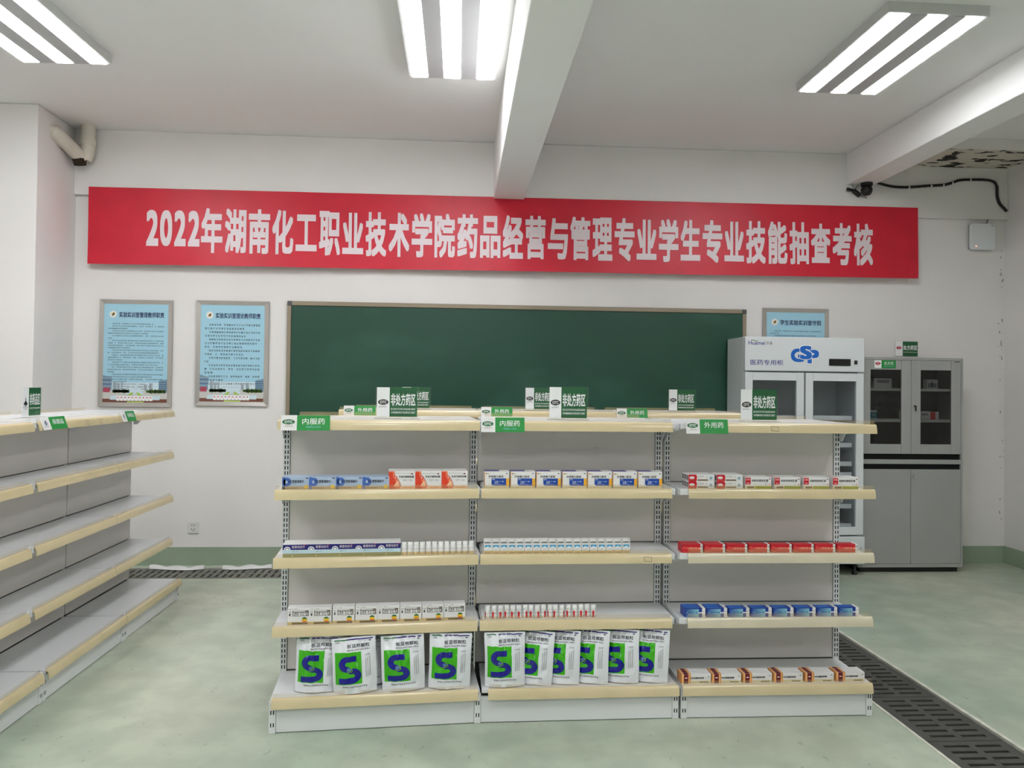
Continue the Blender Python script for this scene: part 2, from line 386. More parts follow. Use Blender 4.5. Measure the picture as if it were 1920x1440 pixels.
for j, Y in enumerate((4.15, 1.15, -1.85)):
    for i, (X, rz) in enumerate(((-2.91, -.03), (-.36, .0), (2.32, .0))):
        o = lp if first else copy_tree(lp); first = False
        o.location = (X, Y, ZC-.06); o.rotation_euler = (0, 0, rz)
        if j == 0: tag(o, 'lit ceiling lamp above the shelves '+LROW[i], 'lamp', 'ceiling lamps')
        else: tag(o, 'lit ceiling lamp over the open floor '+LROW[i], 'lamp', 'ceiling lamps')

# ------------------------------------------------------------------ gondola shelving
YB = .35
RO = [(.004, .001), (-.004, .0005), (-.0075, -.002), (-.0105, -.007), (-.013, -.014), (-.0148, -.022), (-.016, -.030), (-.0168, -.038), (-.017, -.044)]   # curved outer face, top to bottom
RI = [(-.0135, -.044), (-.0115, -.026), (-.007, -.008), (.004, -.003)]
LIPH = .019
def rail(z, ys, x0, x1, m, flip):
    k = (lambda y: 2*(YB+.015)-y) if flip else (lambda y: y)
    o = [(k(ys+a), z+b) for a, b in RO]; i = [(k(ys+a), z+b) for a, b in RI]; n = len(o); mb = MB()
    vs = [(x0, y, q) for y, q in o]+[(x1, y, q) for y, q in o]; fs = [(j, j+1, n+j+1, n+j) for j in range(n-1)]
    mb.add(vs, fs if not flip else [f[::-1] for f in fs], m, True)
    c = [o[-1]]+i+[o[0]]; n = len(c); vs = [(x0, y, q) for y, q in c]+[(x1, y, q) for y, q in c]; fs = [(j, j+1, n+j+1, n+j) for j in range(n-1)]
    mb.add(vs, fs if not flip else [f[::-1] for f in fs], m)
    w = o+i; n = len(w)
    for x, d in ((x0, 1), (x1, -1)):
        f = tuple(range(n)); mb.add([(x, y, q) for y, q in w], [f if (d > 0) != bool(flip) else f[::-1]], m)
    return mb
def gondola(name, label, group, loc, rz, Wd=.925, zs=(.158, .453, .762, 1.071, 1.388), rails=None, mats=None, ys=.066, posts=(1, 1), rear=True, hid=False):
    g = empty(name, loc, rz); tag(g, label, 'shelf rack', group)
    zt = zs[-1]-.01; mats = mats or ['cream']*5
    for sx in [p for p, q in zip((0, Wd-.03), posts) if q]:
        u = B(sx, sx+.03, YB-.012+.016*hid, YB+.042-.016*hid, 0, zt, 'white_steel').build('upright', g)
        s = MB(); z = .17
        while z < zt-.03:
            for x in (sx+.0065, sx+.0195): s.box(x, x+.0048, YB-.0126, YB-.0118, z, z+.017, 'slot')
            z += .0254
        if not hid: s.build('slot_row', u)
        for flip in ((0, 1) if rear else (0,)):
            k = (lambda y: 2*(YB+.015)-y) if flip else (lambda y: y)
            a, b = sorted((k(0.), k(YB-.012)))
            f = B(sx, sx+.03, a, b, 0, zs[0]-.019, 'white_steel', b=.002).build('foot', g)
            if not flip:
                q = MB()
                for z in (.03, .085):
                    for x in (sx+.007, sx+.0185): q.box(x, x+.0045, -.0006, .0002, z, z+.018, 'slot')
                q.build('slot', f)
    lev = list(zs)+[zt]; pl = .031 if posts[0] else -.012; pr_ = Wd-.031
    if hid: pl, pr_ = .003, Wd-.003
    for i in range(5):
        z0 = lev[i]+.002 if i < 4 else None
        if z0: B(pl, pr_, YB-.004, YB+.034, z0 if i else zs[0]+.004, lev[i+1]-.034, 'panel_steel', b=.003).build('back_panel', g)
    B(pl, Wd-.031, YB+.002, YB+.028, .02, zt-.012, 'grey_dark').build('core_sheet', g)
    for flip in ((0, 1) if rear else (0,)):
        k = (lambda y: 2*(YB+.015)-y) if flip else (lambda y: y)
        a, b = sorted((k(.006), k(.018))); B(max(pl, .004), Wd-.031, a, b, .004, .122, 'white_steel').build('kick_plate', g)
        for i, z in enumerate(zs):
            y0 = -.004 if i == 0 else ys
            a, b = sorted((k(y0), k(YB-.005)))
            B(.006, Wd-.006, a, b, z-.03 if i else z-.018, z, 'white_steel', b=.002).build('shelf_board', g)
            rx = rails[i] if rails else (.0, Wd)
            if flip: rx = (.034, Wd-.034)
            ro = rail(z, y0, rx[0], rx[1], mats[i], flip).build('price_rail', g)
            a, b = sorted((k(y0+.003), k(y0+.0045))); B(rx[0]+.004, rx[1]-.004, a, b, z+.001, z+LIPH, 'lip').build('clear_lip', ro)
            if i:
                for sx in (.001, Wd-.0045):
                    pr = [(y0+.012, z-.004), (YB-.012, z-.004), (YB-.012, z-.1), (YB-.04, z-.1), (YB-.075, z-.06), (y0+.02, z-.036)]
                    pr = [(k(a), b) for a, b in pr]
                    if flip: pr = pr[::-1]
                    MB().ext(pr, sx, sx+.0035, 'white_steel').build('bracket', g)
    return g
class Frame:
    def __init__(s, x, y, a): s.o = Vector((x, y, 0)); s.a = a; s.c, s.s = math.cos(a), math.sin(a)
    def p(s, x, y, z): return Vector((s.o.x+x*s.c-y*s.s, s.o.y+x*s.s+y*s.c, z))
    def lx(s, px, py, yl):                        # local x where the pixel's ray meets local plane y = yl
        d = ray(px, py); q = s.o-EYEV; n = Vector((-s.s, s.c, 0)); t = (q.dot(n)+yl)/d.dot(n); h = EYEV+d*t-s.o
        return h.x*s.c+h.y*s.s
U1 = Frame(-.821, 3.590, .081); U2 = Frame(.118, 3.666, .017); U3 = Frame(1.062, 3.680, -.002)
ZS = (.158, .453, .762, 1.071, 1.388)
GU = []; GR = []
G1 = 'double-sided shelf racks in the stocked row'
GU.append(gondola('gondola_rack', 'white steel shelf rack holding the orange capsule cartons and lozenge cartons', G1, U1.o, U1.a, .945, rails=[(.012, .93), (0, .93), (0, .93), (.0, .93), (.01, .93)]))
GU.append(gondola('gondola_rack', 'white steel shelf rack holding the red-banded vials and fanned pouches', G1, U2.o, U2.a, .934, posts=(0, 1), rails=[(.035, .932), (-.005, .915), (-.005, .91), (-.005, .91), (-.003, .91)]))
GU.append(gondola('gondola_rack', 'white steel shelf rack holding the flat red and flat blue cartons', G1, U3.o, U3.a, .93, rails=[(.004, .925), (.045, .96), (.045, .965), (.045, .97), (.06, .975)], mats=['cream', 'cream_pale', 'cream_pale', 'cream', 'cream']))
B1 = 5.245
Q1 = Frame(-.79, B1, .0); Q2 = Frame(.135, B1, .0); Q3 = Frame(1.06, B1, .0)
G2 = 'shelf racks in the row before the chalkboard'
for q, t in ((Q1, 'standing farthest from the fridge'), (Q2, 'standing in the middle of its row'), (Q3, 'standing nearest the fridge')):
    gondola('gondola_rack', 'shelf rack in the row before the chalkboard, '+t, G2, q.o, q.a, .925)
ZR = (.15, .435, .745, 1.055, 1.352)
G3 = 'empty shelf racks of the row by the column'
R = [Frame(-1.985, y, math.pi/2) for y in (4.92, 3.99, 3.06)]
for q, t in zip(R, ('at the end by the back wall drain', 'in the middle of its row', 'at the end away from the back wall')):
    k0, k1 = (.014 if q is R[1] else 0, .9 if q is R[2] else .925)
    GR.append(gondola('gondola_rack', 'empty white shelf rack, '+t, G3, q.o, q.a, .925, zs=ZR, hid=True, rails=[(k0, k1)]*5))

# ------------------------------------------------------------------ products
def place(me_or_tree, frame, x, y, z, rz=0.):
    pass
def put_row(name, mb, label, cat, group, frame, z, xs, y0, d, deep, jit=.0, seed=1):
    me = mb.mesh(name); rd = random.Random(seed)
    for i, x in enumerate(xs):
        n = deep[i] if isinstance(deep, (list, tuple)) else deep
        for k in range(n):
            o = bpy.data.objects.new(name, me); COL.objects.link(o)
            o.location = frame.p(x+rd.uniform(-jit, jit)*.4, y0+k*(d+.0025)+rd.uniform(0, jit), z)
            o.rotation_euler = (0, 0, frame.a+rd.uniform(-jit, jit)*3)
            tag(o, label, cat, group)
YF = .078      # product front line on upper shelves (behind the clear lip)
def xs_of(frame, pairs, py, yl=YF): return [frame.lx(p, py, yl) for p in pairs]
Fr = front()
# --- rack 1, pale blue tablet cartons
w = .1225; h = .056; d = .052
m = B(0, w, 0, d, 0, h, 'p_pale', b=.0008)
m.quad(Fr, .0, 0, w, .014, 'p_tan'); m.quad(front(-.0006), 0, 0, .014, h, 'p_blue'); m.ell(front(-.0006), .022, h-.022, .018, .02, 'p_blue'); m.quad(front(-.0006), 0, 0, .016, .012, 'p_grey')  # tan foot paints the beige tint of the clear lip in front
m.quad(front(-.0008), .015, h-.028, .024, h-.016, 'p_pale'); m.text(front(-.001), '对乙酰氨基酚片', .024, h-.026, .097, h-.013, 'ink', .01); m.quad(front(-.0008), .104, h-.007, .116, h-.003, 'ink')
m.ell(front(-.0008), .106, .012, .009, .009, 'p_yel'); m.quad(front(-.0006), .016, .005, .07, .008, 'p_mud'); m.scrawl(front(-.0008), .026, h-.033, .06, h-.030, 'p_grey', 9)
put_row('tablet_box', m, 'pale blue tablet carton with a dark blue P', 'medicine box', 'pale blue tablet cartons', U1, ZS[3], xs_of(U1, (529, 579, 629.7, 679.4), 915), YF, d, 2, .001)
# --- rack 1, orange capsule cartons
w = .1225; h = .083; d = .05
m = B(0, w, 0, d, 0, h, 'carton_white', b=.0008)
m.quad(Fr, 0, 0, w, .012, 'p_peach'); m.poly(front(-.0006), [(0, 0), (.05, 0), (.056, .012), (.045, .04), (.03, .06), (.026, h-.002), (0, h-.002)], 'p_orange2'); m.poly(front(-.0008), [(0, 0), (.03, 0), (.034, .03), (.02, .052), (.018, h-.006), (0, h-.006)], 'p_orange')
m.ell(front(-.001), .03, .052, .0085, .0085, 'p_red2'); m.ell(front(-.0012), .03, .052, .0045, .0045, 'p_peach'); m.ribbon(front(-.001), [(.036, .056), (.045, .045), (.052, .03), (.057, .012)], .0014, 'p_maroon'); m.poly(front(-.001), [(.022, .012), (.05, .012), (.046, .03), (.04, .038)], 'p_peach')
m.text(front(-.0008), '布洛芬缓释胶囊', .046, h-.032, .116, h-.022, 'ink', .012); m.quad(Fr, .01, h-.012, .1, h-.0112, 'p_mud'); m.ell(front(-.0006), .107, h-.014, .005, .003, 'p_maroon'); m.scrawl(Fr, .064, .036, .108, .042, 'p_grey', 10); m.quad(front(-.0006), .068, .005, .11, .008, 'p_amber'); m.quad(Fr, .045, .044, .1, .0445, 'p_grey')
m.quad(lambda a, b: (a, b, h+.0003), .0, .001, w, .004, 'p_orange2')
put_row('capsule_box', m, 'white and orange capsule carton with a red ring motif', 'medicine box', 'orange capsule cartons', U1, ZS[3], xs_of(U1, (728.5, 778.4, 828), 910), YF, d, 2, .001, 2)
# --- rack 1, navy tablet cartons
w = .108; h = .06; d = .05
m = B(0, w, 0, d, 0, h, 'carton_white', b=.0008)
m.quad(Fr, 0, .034, w, h-.002, 'p_navy'); m.quad(Fr, 0, .017, w, .034, 'p_ice'); m.quad(Fr, 0, 0, w, .017, 'p_olive')  # olive foot carries the clear lip's tint in its colour
m.ell(front(-.0006), .02, .034, .015, .015, 'white', 16, 0, math.pi); m.ell(front(-.0008), .02, .034, .011, .011, 'p_navy', 16, 0, math.pi); m.ell(front(-.001), .02, .034, .008, .008, 'white', 16, 0, math.pi); m.quad(front(-.001), .012, .02, .028, .034, 'p_ice')
m.text(front(-.0006), '氯雷他定片', .04, .041, .098, .053, 'banner_text', .006); m.scrawl(front(-.0006), .04, .024, .07, .028, 'ink', 8); m.quad(front(-.0006), .092, .055, .1, .0575, 'p_red2'); m.ell(front(-.0006), .042, .007, .003, .0025, 'p_rim', 8)
put_row('tablet_box', m, 'navy and white tablet carton with a white sunrise motif', 'medicine box', 'navy tablet cartons', U1, ZS[2], xs_of(U1, (530, 575, 619.5, 664, 706.9), 1040), YF, d, 2, .001, 3)
# --- rack 1, small white bottles
def bottle(kind):
    r = empty('pill_bottle')
    if kind == 'white':
        MB().lathe([(.0125, 0), (.0132, .002), (.0132, .038), (.0118, .041)], 'plastic_white').build('body', r)
        lb = MB().lathe([(.01335, .012), (.01335, .032)], 'carton_white'); lb.lathe([(.0134, .001), (.0134, .013)], 'p_tan2'); lb.lathe([(.0134, .0295), (.0134, .0305)], 'p_grey'); lb.build('paper_label', r)  # tan ring at the foot is the lip tint painted onto the label
        MB().lathe([(.0122, .0412), (.0128, .0425), (.0128, .056), (.0118, .058)], 'white').build('cap', r)
    else:
        MB().lathe([(.0118, 0), (.0124, .002), (.0124, .036), (.0105, .04)], 'offwhite').build('body', r)
        lb = MB().lathe([(.0126, .004), (.0126, .036)], 'carton_white'); lb.lathe([(.01265, .026), (.01265, .0275)], 'otc_green'); lb.lathe([(.01265, .003), (.01265, .007)], 'p_tan2')  # low tan ring paints the lip tint on the vial
        n = 5
        for k in range(n):
            a = math.radians(-150+k*9)
            b = math.radians(-150+(k+1)*9); lb.add([(.0128*math.cos(a), .0128*math.sin(a), .004), (.0128*math.cos(b), .0128*math.sin(b), .004), (.0128*math.cos(b), .0128*math.sin(b), .034), (.0128*math.cos(a), .0128*math.sin(a), .034)], [(0, 1, 2, 3)], 'p_red')
        lb.build('paper_label', r)
        MB().lathe([(.0112, .0402), (.0122, .0415), (.0122, .058), (.011, .0605)], 'white').build('cap', r)
    return r
bp = bottle('white'); tag(bp, 'small white cylindrical pill bottle beside the navy tablet cartons', 'bottle', 'small white pill bottles'); rd = random.Random(5)
for i in range(12):
    o = bp if i == 0 else copy_tree(bp); x = U1.lx(757.5+11.45*i, 1042, YF+.014)
    o.location = U1.p(x, YF+.014+rd.uniform(0, .002), ZS[2]); o.rotation_euler = (0, 0, U1.a+rd.uniform(-.4, .4))
# --- rack 1, lozenge cartons
w = .1; h = .076; d = .058
m = B(0, w, 0, d, 0, h, 'carton_white', b=.0008)
m.quad(Fr, 0, 0, w, .013, 'p_tan2'); m.quad(front(-.0006), .02, .002, w-.01, .011, 'p_brown'); m.quad(Fr, .022, h-.037, w-.006, h-.018, 'p_brown'); m.text(front(-.0006), '西瓜霜润喉片', .024, h-.036, w-.008, h-.02, 'white', .02)  # tan strip along the foot: clear lip tint painted in
m.quad(Fr, .022, h-.0165, w-.006, h-.0115, 'p_brown'); m.quad(front(-.0006), .026, h-.0155, w-.022, h-.0125, 'white'); m.ell(Fr, .01, h-.03, .004, .007, 'grey_dark', 10); m.scrawl(Fr, .004, h-.02, .016, h-.015, 'ink', 3); m.scrawl(Fr, .004, h-.006, .045, h-.003, 'p_mud', 12)
m.ell(front(-.0008), .076, .022, .0125, .0125, 'p_yel'); m.ell(front(-.001), .076, .022, .0125, .0125, 'otc_green', 14, .35, math.pi-.35); m.ell(front(-.001), .076, .022, .0125, .0125, 'p_orange', 14, math.pi+.5, 2*math.pi-.5)
xs = xs_of(U1, (538.3, 580, 623.2, 665.8, 707.5, 749.5, 791, 832), 1165, YF+.006)
put_row('lozenge_box', m, 'white lozenge carton with a green, yellow and red ball on its front', 'medicine box', 'white lozenge cartons', U1, ZS[1], xs, YF+.006, d, 1, .004, 6)
# --- rack 2, oral liquid cartons
w = .118; h = .08; d = .068
m = B(0, w, 0, d, 0, h, 'carton_white', b=.0008)
m.quad(Fr, 0, 0, w, .010, 'p_cream'); m.quad(Fr, 0, 0, .003, h, 'p_amber'); m.poly(front(-.0006), [(.034, .02), (.042, .012), (.104, .012), (.104, .047), (.034, .047)], 'p_blue2'); m.quad(front(-.0006), .104, .010, w, .047, 'p_gold')  # cream foot strip paints the tint of the clear lip
m.scrawl(front(-.001), .048, .03, .092, .034, 'white', 9); m.scrawl(front(-.001), .048, .023, .078, .027, 'white', 6, 2); m.scrawl(front(-.001), .045, .016, .085, .018, 'white', 12, 3); m.scrawl(front(-.001), .037, .039, .05, .043, 'white', 3, 3)
m.text(Fr, '抗病毒口服液', .02, h-.03, .09, h-.019, 'ink', .012); m.quad(Fr, .007, h-.014, .012, h-.008, 'p_mud'); m.quad(Fr, .0125, h-.013, .024, h-.009, 'p_tan2'); m.ell(Fr, .107, h-.01, .004, .0022, 'ink', 10); m.scrawl(Fr, .005, .003, .05, .006, 'p_mud', 14)
m.quad(lambda a, b: (a, b, h+.0003), .0, .002, w*.6, d-.002, 'violet_ink')
put_row('oral_liquid_box', m, 'white carton with a blue and gold panel on its front, in a row of seven', 'medicine box', 'blue and gold oral liquid cartons', U2, ZS[3], xs_of(U2, (908, 957, 1005.4, 1054.2, 1101.6, 1149.1, 1196.2), 908), YF, d, 1, .001, 7)
# --- rack 2, small drop cartons
w = .0375; h = .068; d = .035
m = B(0, w, 0, d, 0, h, 'carton_white', b=.0006)
m.quad(Fr, 0, 0, w, .013, 'p_tan2'); m.quad(front(-.0006), .005, .003, w-.004, .005, 'p_mud'); m.quad(Fr, .0045, .03, w-.0045, .041, 'p_sky'); m.ell(front(-.0006), w*.5, .03, .011, .007, 'p_aqua', 12); m.ell(front(-.0008), w*.5, .027, .009, .0055, 'white', 12); m.ribbon(front(-.001), [(.013, .024), (.018, .02), (.026, .027)], .0013, 'p_blue')  # tan foot: lip tint put into the carton's colour
m.quad(Fr, .003, .049, w-.003, .056, 'p_grey'); m.scrawl(front(-.0006), .003, .0492, w-.003, .0558, 'ink', 5); m.ell(Fr, w-.007, .063, .0028, .0016, 'p_maroon', 8)
put_row('drop_box', m, 'small upright white carton with a blue square and lip tint painted on its foot', 'medicine box', 'small eye drop cartons', U2, ZS[2], xs_of(U2, [907.2+15.27*i for i in range(18)], 1030), YF, d, 1, .0008, 8)
# --- rack 2, vials
vp = bottle('vial'); tag(vp, 'small white vial with a red-edged label beneath the small drop cartons', 'bottle', 'red-banded vials')
for i, px in enumerate((132, 188, 243, 296, 348, 400, 455, 503, 557, 611, 668, 713, 768, 826, 879, 933, 985, 1037)):
    o = vp if i == 0 else copy_tree(vp); x = U2.lx(880+(px+24)/4.571, 1155, YF+.02)
    o.location = U2.p(x, YF+.02+rd.uniform(-.003, .003), ZS[1]); o.rotation_euler = (0, 0, U2.a+(-.5, .0, .1, .2, .5)[(i*7) % 5]+(1.0 if i in (5, 6, 8, 9, 12, 15) else 0))
# --- rack 3, ointment cartons (two high)
w = .128; h = .0335; d = .034
m = B(0, w, 0, d, 0, h, 'carton_white', b=.0006)
m.poly(Fr, [(0, 0), (.039, 0), (.041, .01), (.042, .026), (.037, h), (0, h)], 'p_red'); m.ell(front(-.0006), .017, .019, .0125, .0062, 'white'); m.scrawl(front(-.0008), .009, .017, .025, .021, 'p_maroon', 5); m.scrawl(front(-.0006), .004, .007, .032, .009, 'p_peach', 10)
m.quad(Fr, .044, .004, .096, .011, 'p_mud'); m.scrawl(Fr, .046, .021, .092, .028, 'p_grey', 6); m.ell(Fr, .11, .017, .011, .011, 'p_ice', 10); m.ell(front(-.0006), .11, .017, .006, .006, 'p_grey', 8)
sd = lambda a, b: (-.0004, d-a, b); m.quad(sd, .004, .006, d-.004, h-.004, 'p_grey'); m.scrawl(lambda a, b: (-.0007, d-a, b), .006, .009, d-.006, .026, 'ink', 5)
x12 = xs_of(U3, (1291, 1344), 905, YF)
for lv in (0, 1):
    put_row('ointment_box', m, 'long white carton with a red wavy end and oval emblem, stacked two high', 'medicine box', 'red-ended ointment cartons', U3, ZS[3]+lv*.0338, x12, YF, d, 3, .0012, 11+lv)
# --- rack 3, cream cartons
w = .128; h = .057; d = .045
m = B(0, w, 0, d, 0, h, 'carton_white', b=.0008)
m.poly(Fr, [(0, .021), (.022, .021), (.026, .025), (.026, h-.003), (0, h-.003)], 'p_red'); m.scrawl(front(-.0006), .003, .042, .023, .048, 'white', 3); m.scrawl(front(-.0006), .006, .025, .02, .03, 'white', 2)
m.text(Fr, '硝酸咪康唑乳膏', .031, .034, .112, .046, 'ink', .006); m.quad(Fr, 0, 0, w, .0145, 'p_cream'); m.quad(front(-.0006), .048, .001, w, .0135, 'p_olive2'); m.quad(front(-.0006), .009, .003, .043, .012, 'p_mud')  # cream strip under the olive block paints the lip tint
m.ell(Fr, .12, .048, .005, .002, 'p_maroon', 8); m.ell(Fr, .119, .022, .003, .003, 'p_red2', 8); m.scrawl(Fr, .095, .021, .111, .024, 'p_grey', 5); m.quad(Fr, .03, .0245, .08, .025, 'p_grey')
tp = lambda a, b: (a, b, h+.0003); m.poly(tp, [(0, .001), (.024, .001), (.024, .016), (0, .016)], 'p_red')
put_row('cream_box', m, 'white carton with a red tab and olive green foot, right of the stacked cartons', 'medicine box', 'red-tab cream cartons', U3, ZS[3], xs_of(U3, (1398, 1452.6, 1507, 1562), 905), YF, d, 2, .001, 13)
# --- rack 3, flat red cartons
w = .101; h = .041; d = .024
m = B(0, w, 0, d, 0, h, 'p_red', b=.0006)
m.quad(Fr, 0, .012, .09, .028, 'p_red2'); m.quad(Fr, .09, 0, w, h, 'carton_white'); m.quad(lambda a, b: (a, b, h+.0003), .09, 0, w, d, 'carton_white'); m.quad(front(-.0006), .078, .019, .092, .024, 'p_peach'); m.text(front(-.0006), '红霉素软膏', .029, .0175, .074, .0265, 'p_peach', .01); m.quad(front(-.0006), .019, .022, .025, .0235, 'white'); m.ell(front(-.0006), .096, .029, .003, .0025, 'ink', 8); m.scrawl(front(-.0006), .006, .004, .026, .0065, 'p_peach', 8); m.scrawl(front(-.0006), .005, .024, .015, .028, 'p_peach', 2)
m.quad(lambda a, b: (w+.0003, a, b), 0, 0, d, h, 'carton_white')
put_row('ointment_box', m, 'flat red carton with a white end stripe on the shelf above the blue cartons', 'medicine box', 'flat red cartons', U3, ZS[2], xs_of(U3, (1279, 1320.8, 1362.5, 1404.5, 1446, 1487.6, 1528.3, 1570), 1035), YF, d, [3, 3, 2, 2, 2, 2, 2, 2], .001, 14)
# --- rack 3, flat blue cartons
w = .101; h = .043; d = .024
m = B(0, w, 0, d, 0, h, 'p_deep', b=.0006)
m.quad(Fr, .003, .0, .069, h-.004, 'blue_grad')
m.quad(Fr, .069, .018, .085, .024, 'carton_white'); m.quad(Fr, .085, 0, w, h, 'carton_white'); m.quad(lambda a, b: (a, b, h+.0003), .085, 0, w, d, 'carton_white'); m.quad(lambda a, b: (a, b, h+.0003), .002, .002, .068, d-.002, 'gsp_blue'); m.scrawl(front(-.0006), .024, .02, .058, .024, 'p_deep', 6); m.quad(front(-.0006), .059, .019, .063, .025, 'p_deep'); m.scrawl(front(-.0006), .006, .02, .018, .024, 'p_ice', 2); m.scrawl(front(-.0006), .004, .004, .024, .0065, 'p_ice', 8); m.ell(front(-.0006), .092, .028, .003, .0016, 'grey_dark', 8)
m.quad(lambda a, b: (w+.0003, a, b), 0, 0, d, h, 'carton_white')
put_row('ointment_box', m, 'flat blue carton with a white end stripe on the shelf below the red cartons', 'medicine box', 'flat blue cartons', U3, ZS[1], xs_of(U3, (1283.5, 1324.6, 1366.6, 1408.6, 1449.7, 1491.3, 1532.2, 1572.6), 1157), YF, d, [3, 3, 2, 2, 2, 2, 2, 2], .001, 15)
# --- rack 3, long white and maroon cartons on the base
w = .1425; h = .044; d = .023
m = B(0, w, 0, d, 0, h, 'carton_white', b=.0006); T = lambda a, b: (a, b, h+.0003)
for a0, a1, c in ((0, .012, 'p_apri'), (.012, .034, 'p_maroon'), (.034, .046, 'p_apri'), (.040, .044, 'p_amber'), (.0, .004, 'p_amber')):
    e = -.0004 if c in ('p_apri',) else -.0007
    m.quad(front(e), a0, 0, a1, h, c); m.quad(lambda a, b: (a, b, h+(-e)), a0, 0, a1, d, c)
m.quad(lambda a, b: (-.0004, d-a, b), 0, 0, d, h, 'p_amber'); m.quad(lambda a, b: (-.0007, d-a, b), d*.3, 0, d*.6, h, 'p_apri')
m.text(front(-.0006), '马应龙麝香痔疮膏', .046, .022, .108, .030, 'ink', .02); m.quad(Fr, .046, 0, w, .013, 'p_cream'); m.quad(front(-.0006), .088, .004, .13, .009, 'p_mud'); m.ell(front(-.0006), .131, .033, .0035, .0018, 'ink', 8); m.quad(front(-.0009), .017, .024, .029, .028, 'white')  # cream foot strip stands for the clear lip's tint
put_row('ointment_box', m, 'long white carton with a maroon and orange band standing on the base shelf', 'medicine box', 'maroon-banded long cartons', U3, ZS[0], xs_of(U3, (1277.5, 1334.5, 1392.5, 1450.5, 1509, 1567.5), 1280, .018), .018, d, 3, .0012, 16)

# --- granule pouches
def pouch(seed, wr=1.):
    rd = random.Random(seed); w, h = .192, .272
    ph = [rd.uniform(0, 6.28) for _ in range(8)]
    def env(u, v): return max(0, 1-abs(2*u)**2.6)
    def edge(v): return 1-.035*math.sin(math.pi*v)*(.6+.4*math.sin(3*v+ph[0]))-.03*max(0, .25-v)*4
    def thick(u, v):
        a = .03*(1-v)**.55*min(1, (1-v)*4)+.008*math.sin(math.pi*v)
        return a*env(u, v)
    def wrk(u, v):
        return wr*(.0022*math.sin(9*v+7*u+ph[1])*math.sin(5*u+ph[2])+.0014*math.sin(22*v-13*u+ph[3])*math.sin(17*u+ph[5])+.0011*math.sin(31*u+11*v+ph[4])*(.3+v)+.0026*math.exp(-((u-.2+.3*v-.1*math.sin(ph[6]))*22)**2)*math.sin(3*v+ph[7]))*min(1, (.5-abs(u))*7)
    def S(a, b, e=0.):           # a: 0..w, b: 0..h on the front face
        u = a/w-.5; v = b/h; x = u*w*edge(v)
        lean = .02*v*v+.004*v
        return (x, -thick(u, v)-wrk(u, v)-e+lean-.002, b-.004*abs(2*u)**2*(1-v)**6+.0)
    def K(a, b):
        u = a/w-.5; v = b/h; lean = .02*v*v+.004*v
        return (u*w*edge(v), thick(u, v)*.8+lean, b)
    NA, NB = 26, 32; m = MB(); g = [S(w*i/NA, h*j/NB) for j in range(NB+1) for i in range(NA+1)]
    kb = [K(w*i/NA, h*j/NB) for j in range(NB+1) for i in range(NA+1)]; N = (NA+1)
    fs = [(j*N+i, j*N+i+1, (j+1)*N+i+1, (j+1)*N+i) for j in range(NB) for i in range(NA)]
    m.add(g, fs, 'film_white', True); m.add(kb, [f[::-1] for f in fs], 'film_white', True)
    rim = [i for i in range(N)]+[j*N+NA for j in range(1, NB+1)]+[NB*N+i for i in range(NA-1, -1, -1)]+[j*N for j in range(NB-1, 0, -1)]
    o = len(m.v)-len(g); M = len(g)
    m.add([g[i] for i in rim]+[kb[i] for i in rim], [(i, (i+1) % len(rim), len(rim)+(i+1) % len(rim), len(rim)+i)[::-1] for i in range(len(rim))], 'film_white')
    E = lambda e: (lambda a, b: S(a, b, e))
    pr = MB()
    pr.quad(E(.0008), .012, .048, .127, .205, 'film_green', 34, 42)
    s = [(.104, .172), (.085, .172), (.068, .1705)]
    for k in range(1, 13):
        t = math.pi*(.5+k/12*.82); s.append((.068+.026*math.cos(t)*1.02, .1455+.0255*math.sin(t)))
    s += [(.066, .121), (.078, .112)]
    for k in range(0, 14):
        t = math.pi*(.42-k/13*.92); s.append((.083+.025*math.cos(t)*1.1, .0905+.0235*math.sin(t)))
    s += [(.07, .066), (.05, .066), (.027, .066)]
    fine = []
    for a, b in zip(s, s[1:]):
        for q in range(3): fine.append((a[0]+(b[0]-a[0])*q/3, a[1]+(b[1]-a[1])*q/3))
    pr.ribbon(E(.0017), fine+[s[-1]], .0275, 'film_royal', 6)
    pr.ell(E(.0024), .074, .1175, .0125, .0125, 'p_lime', 22); pr.ell(E(.0028), .074, .1175, .0112, .0112, 'p_royal', 22); pr.ell(E(.0032), .074, .1175, .0112, .0112, 'otc_green', 16, -2.4, .75); pr.ell(E(.0036), .070, .122, .0055, .004, 'p_sky', 12); pr.ribbon(E(.004), [(.066, .109), (.082, .126)], .0012, 'white')
    pr.text(E(.0011), '板蓝根颗粒', .066, .222, .166, .240, 'ink', .012); pr.text(E(.0011), 'BANLANGEN KELI', .066, .210, .166, .2175, 'ink', .01)
    for k in range(6): pr.quad(E(.0011), .012+.028*k, .258, .012+.028*(k+1), .2635, 'otc_green' if k < 2 else 'film_purple', 2, 1)
    pr.scrawl(E(.0011), .016, .248, .034, .2535, 'ink', 3, 2); pr.scrawl(E(.0011), .115, .25, .15, .2525, 'p_grey', 9, 3); pr.ell(E(.0011), .167, .2515, .006, .0028, 'ink', 12); pr.scrawl(E(.0011), .142, .184, .166, .190, 'p_grey', 4, 5)
    for k, x in enumerate((.144, .152, .161)):
        for q in range(15+k): 
            b = .08+q*.0058
            pr.quad(E(.0011), x, b, x+.0038, b+.0038, 'p_grey')
    pr.scrawl(E(.0011), .04, .032, .15, .0385, 'grey_dark', 12, 7)
    return m, pr
PROTO = []
for sd_ in (1, 5, 9):
    m, pr = pouch(sd_, 1.7); PROTO.append((m.mesh('pouch_film'), pr.mesh('printed_front')))
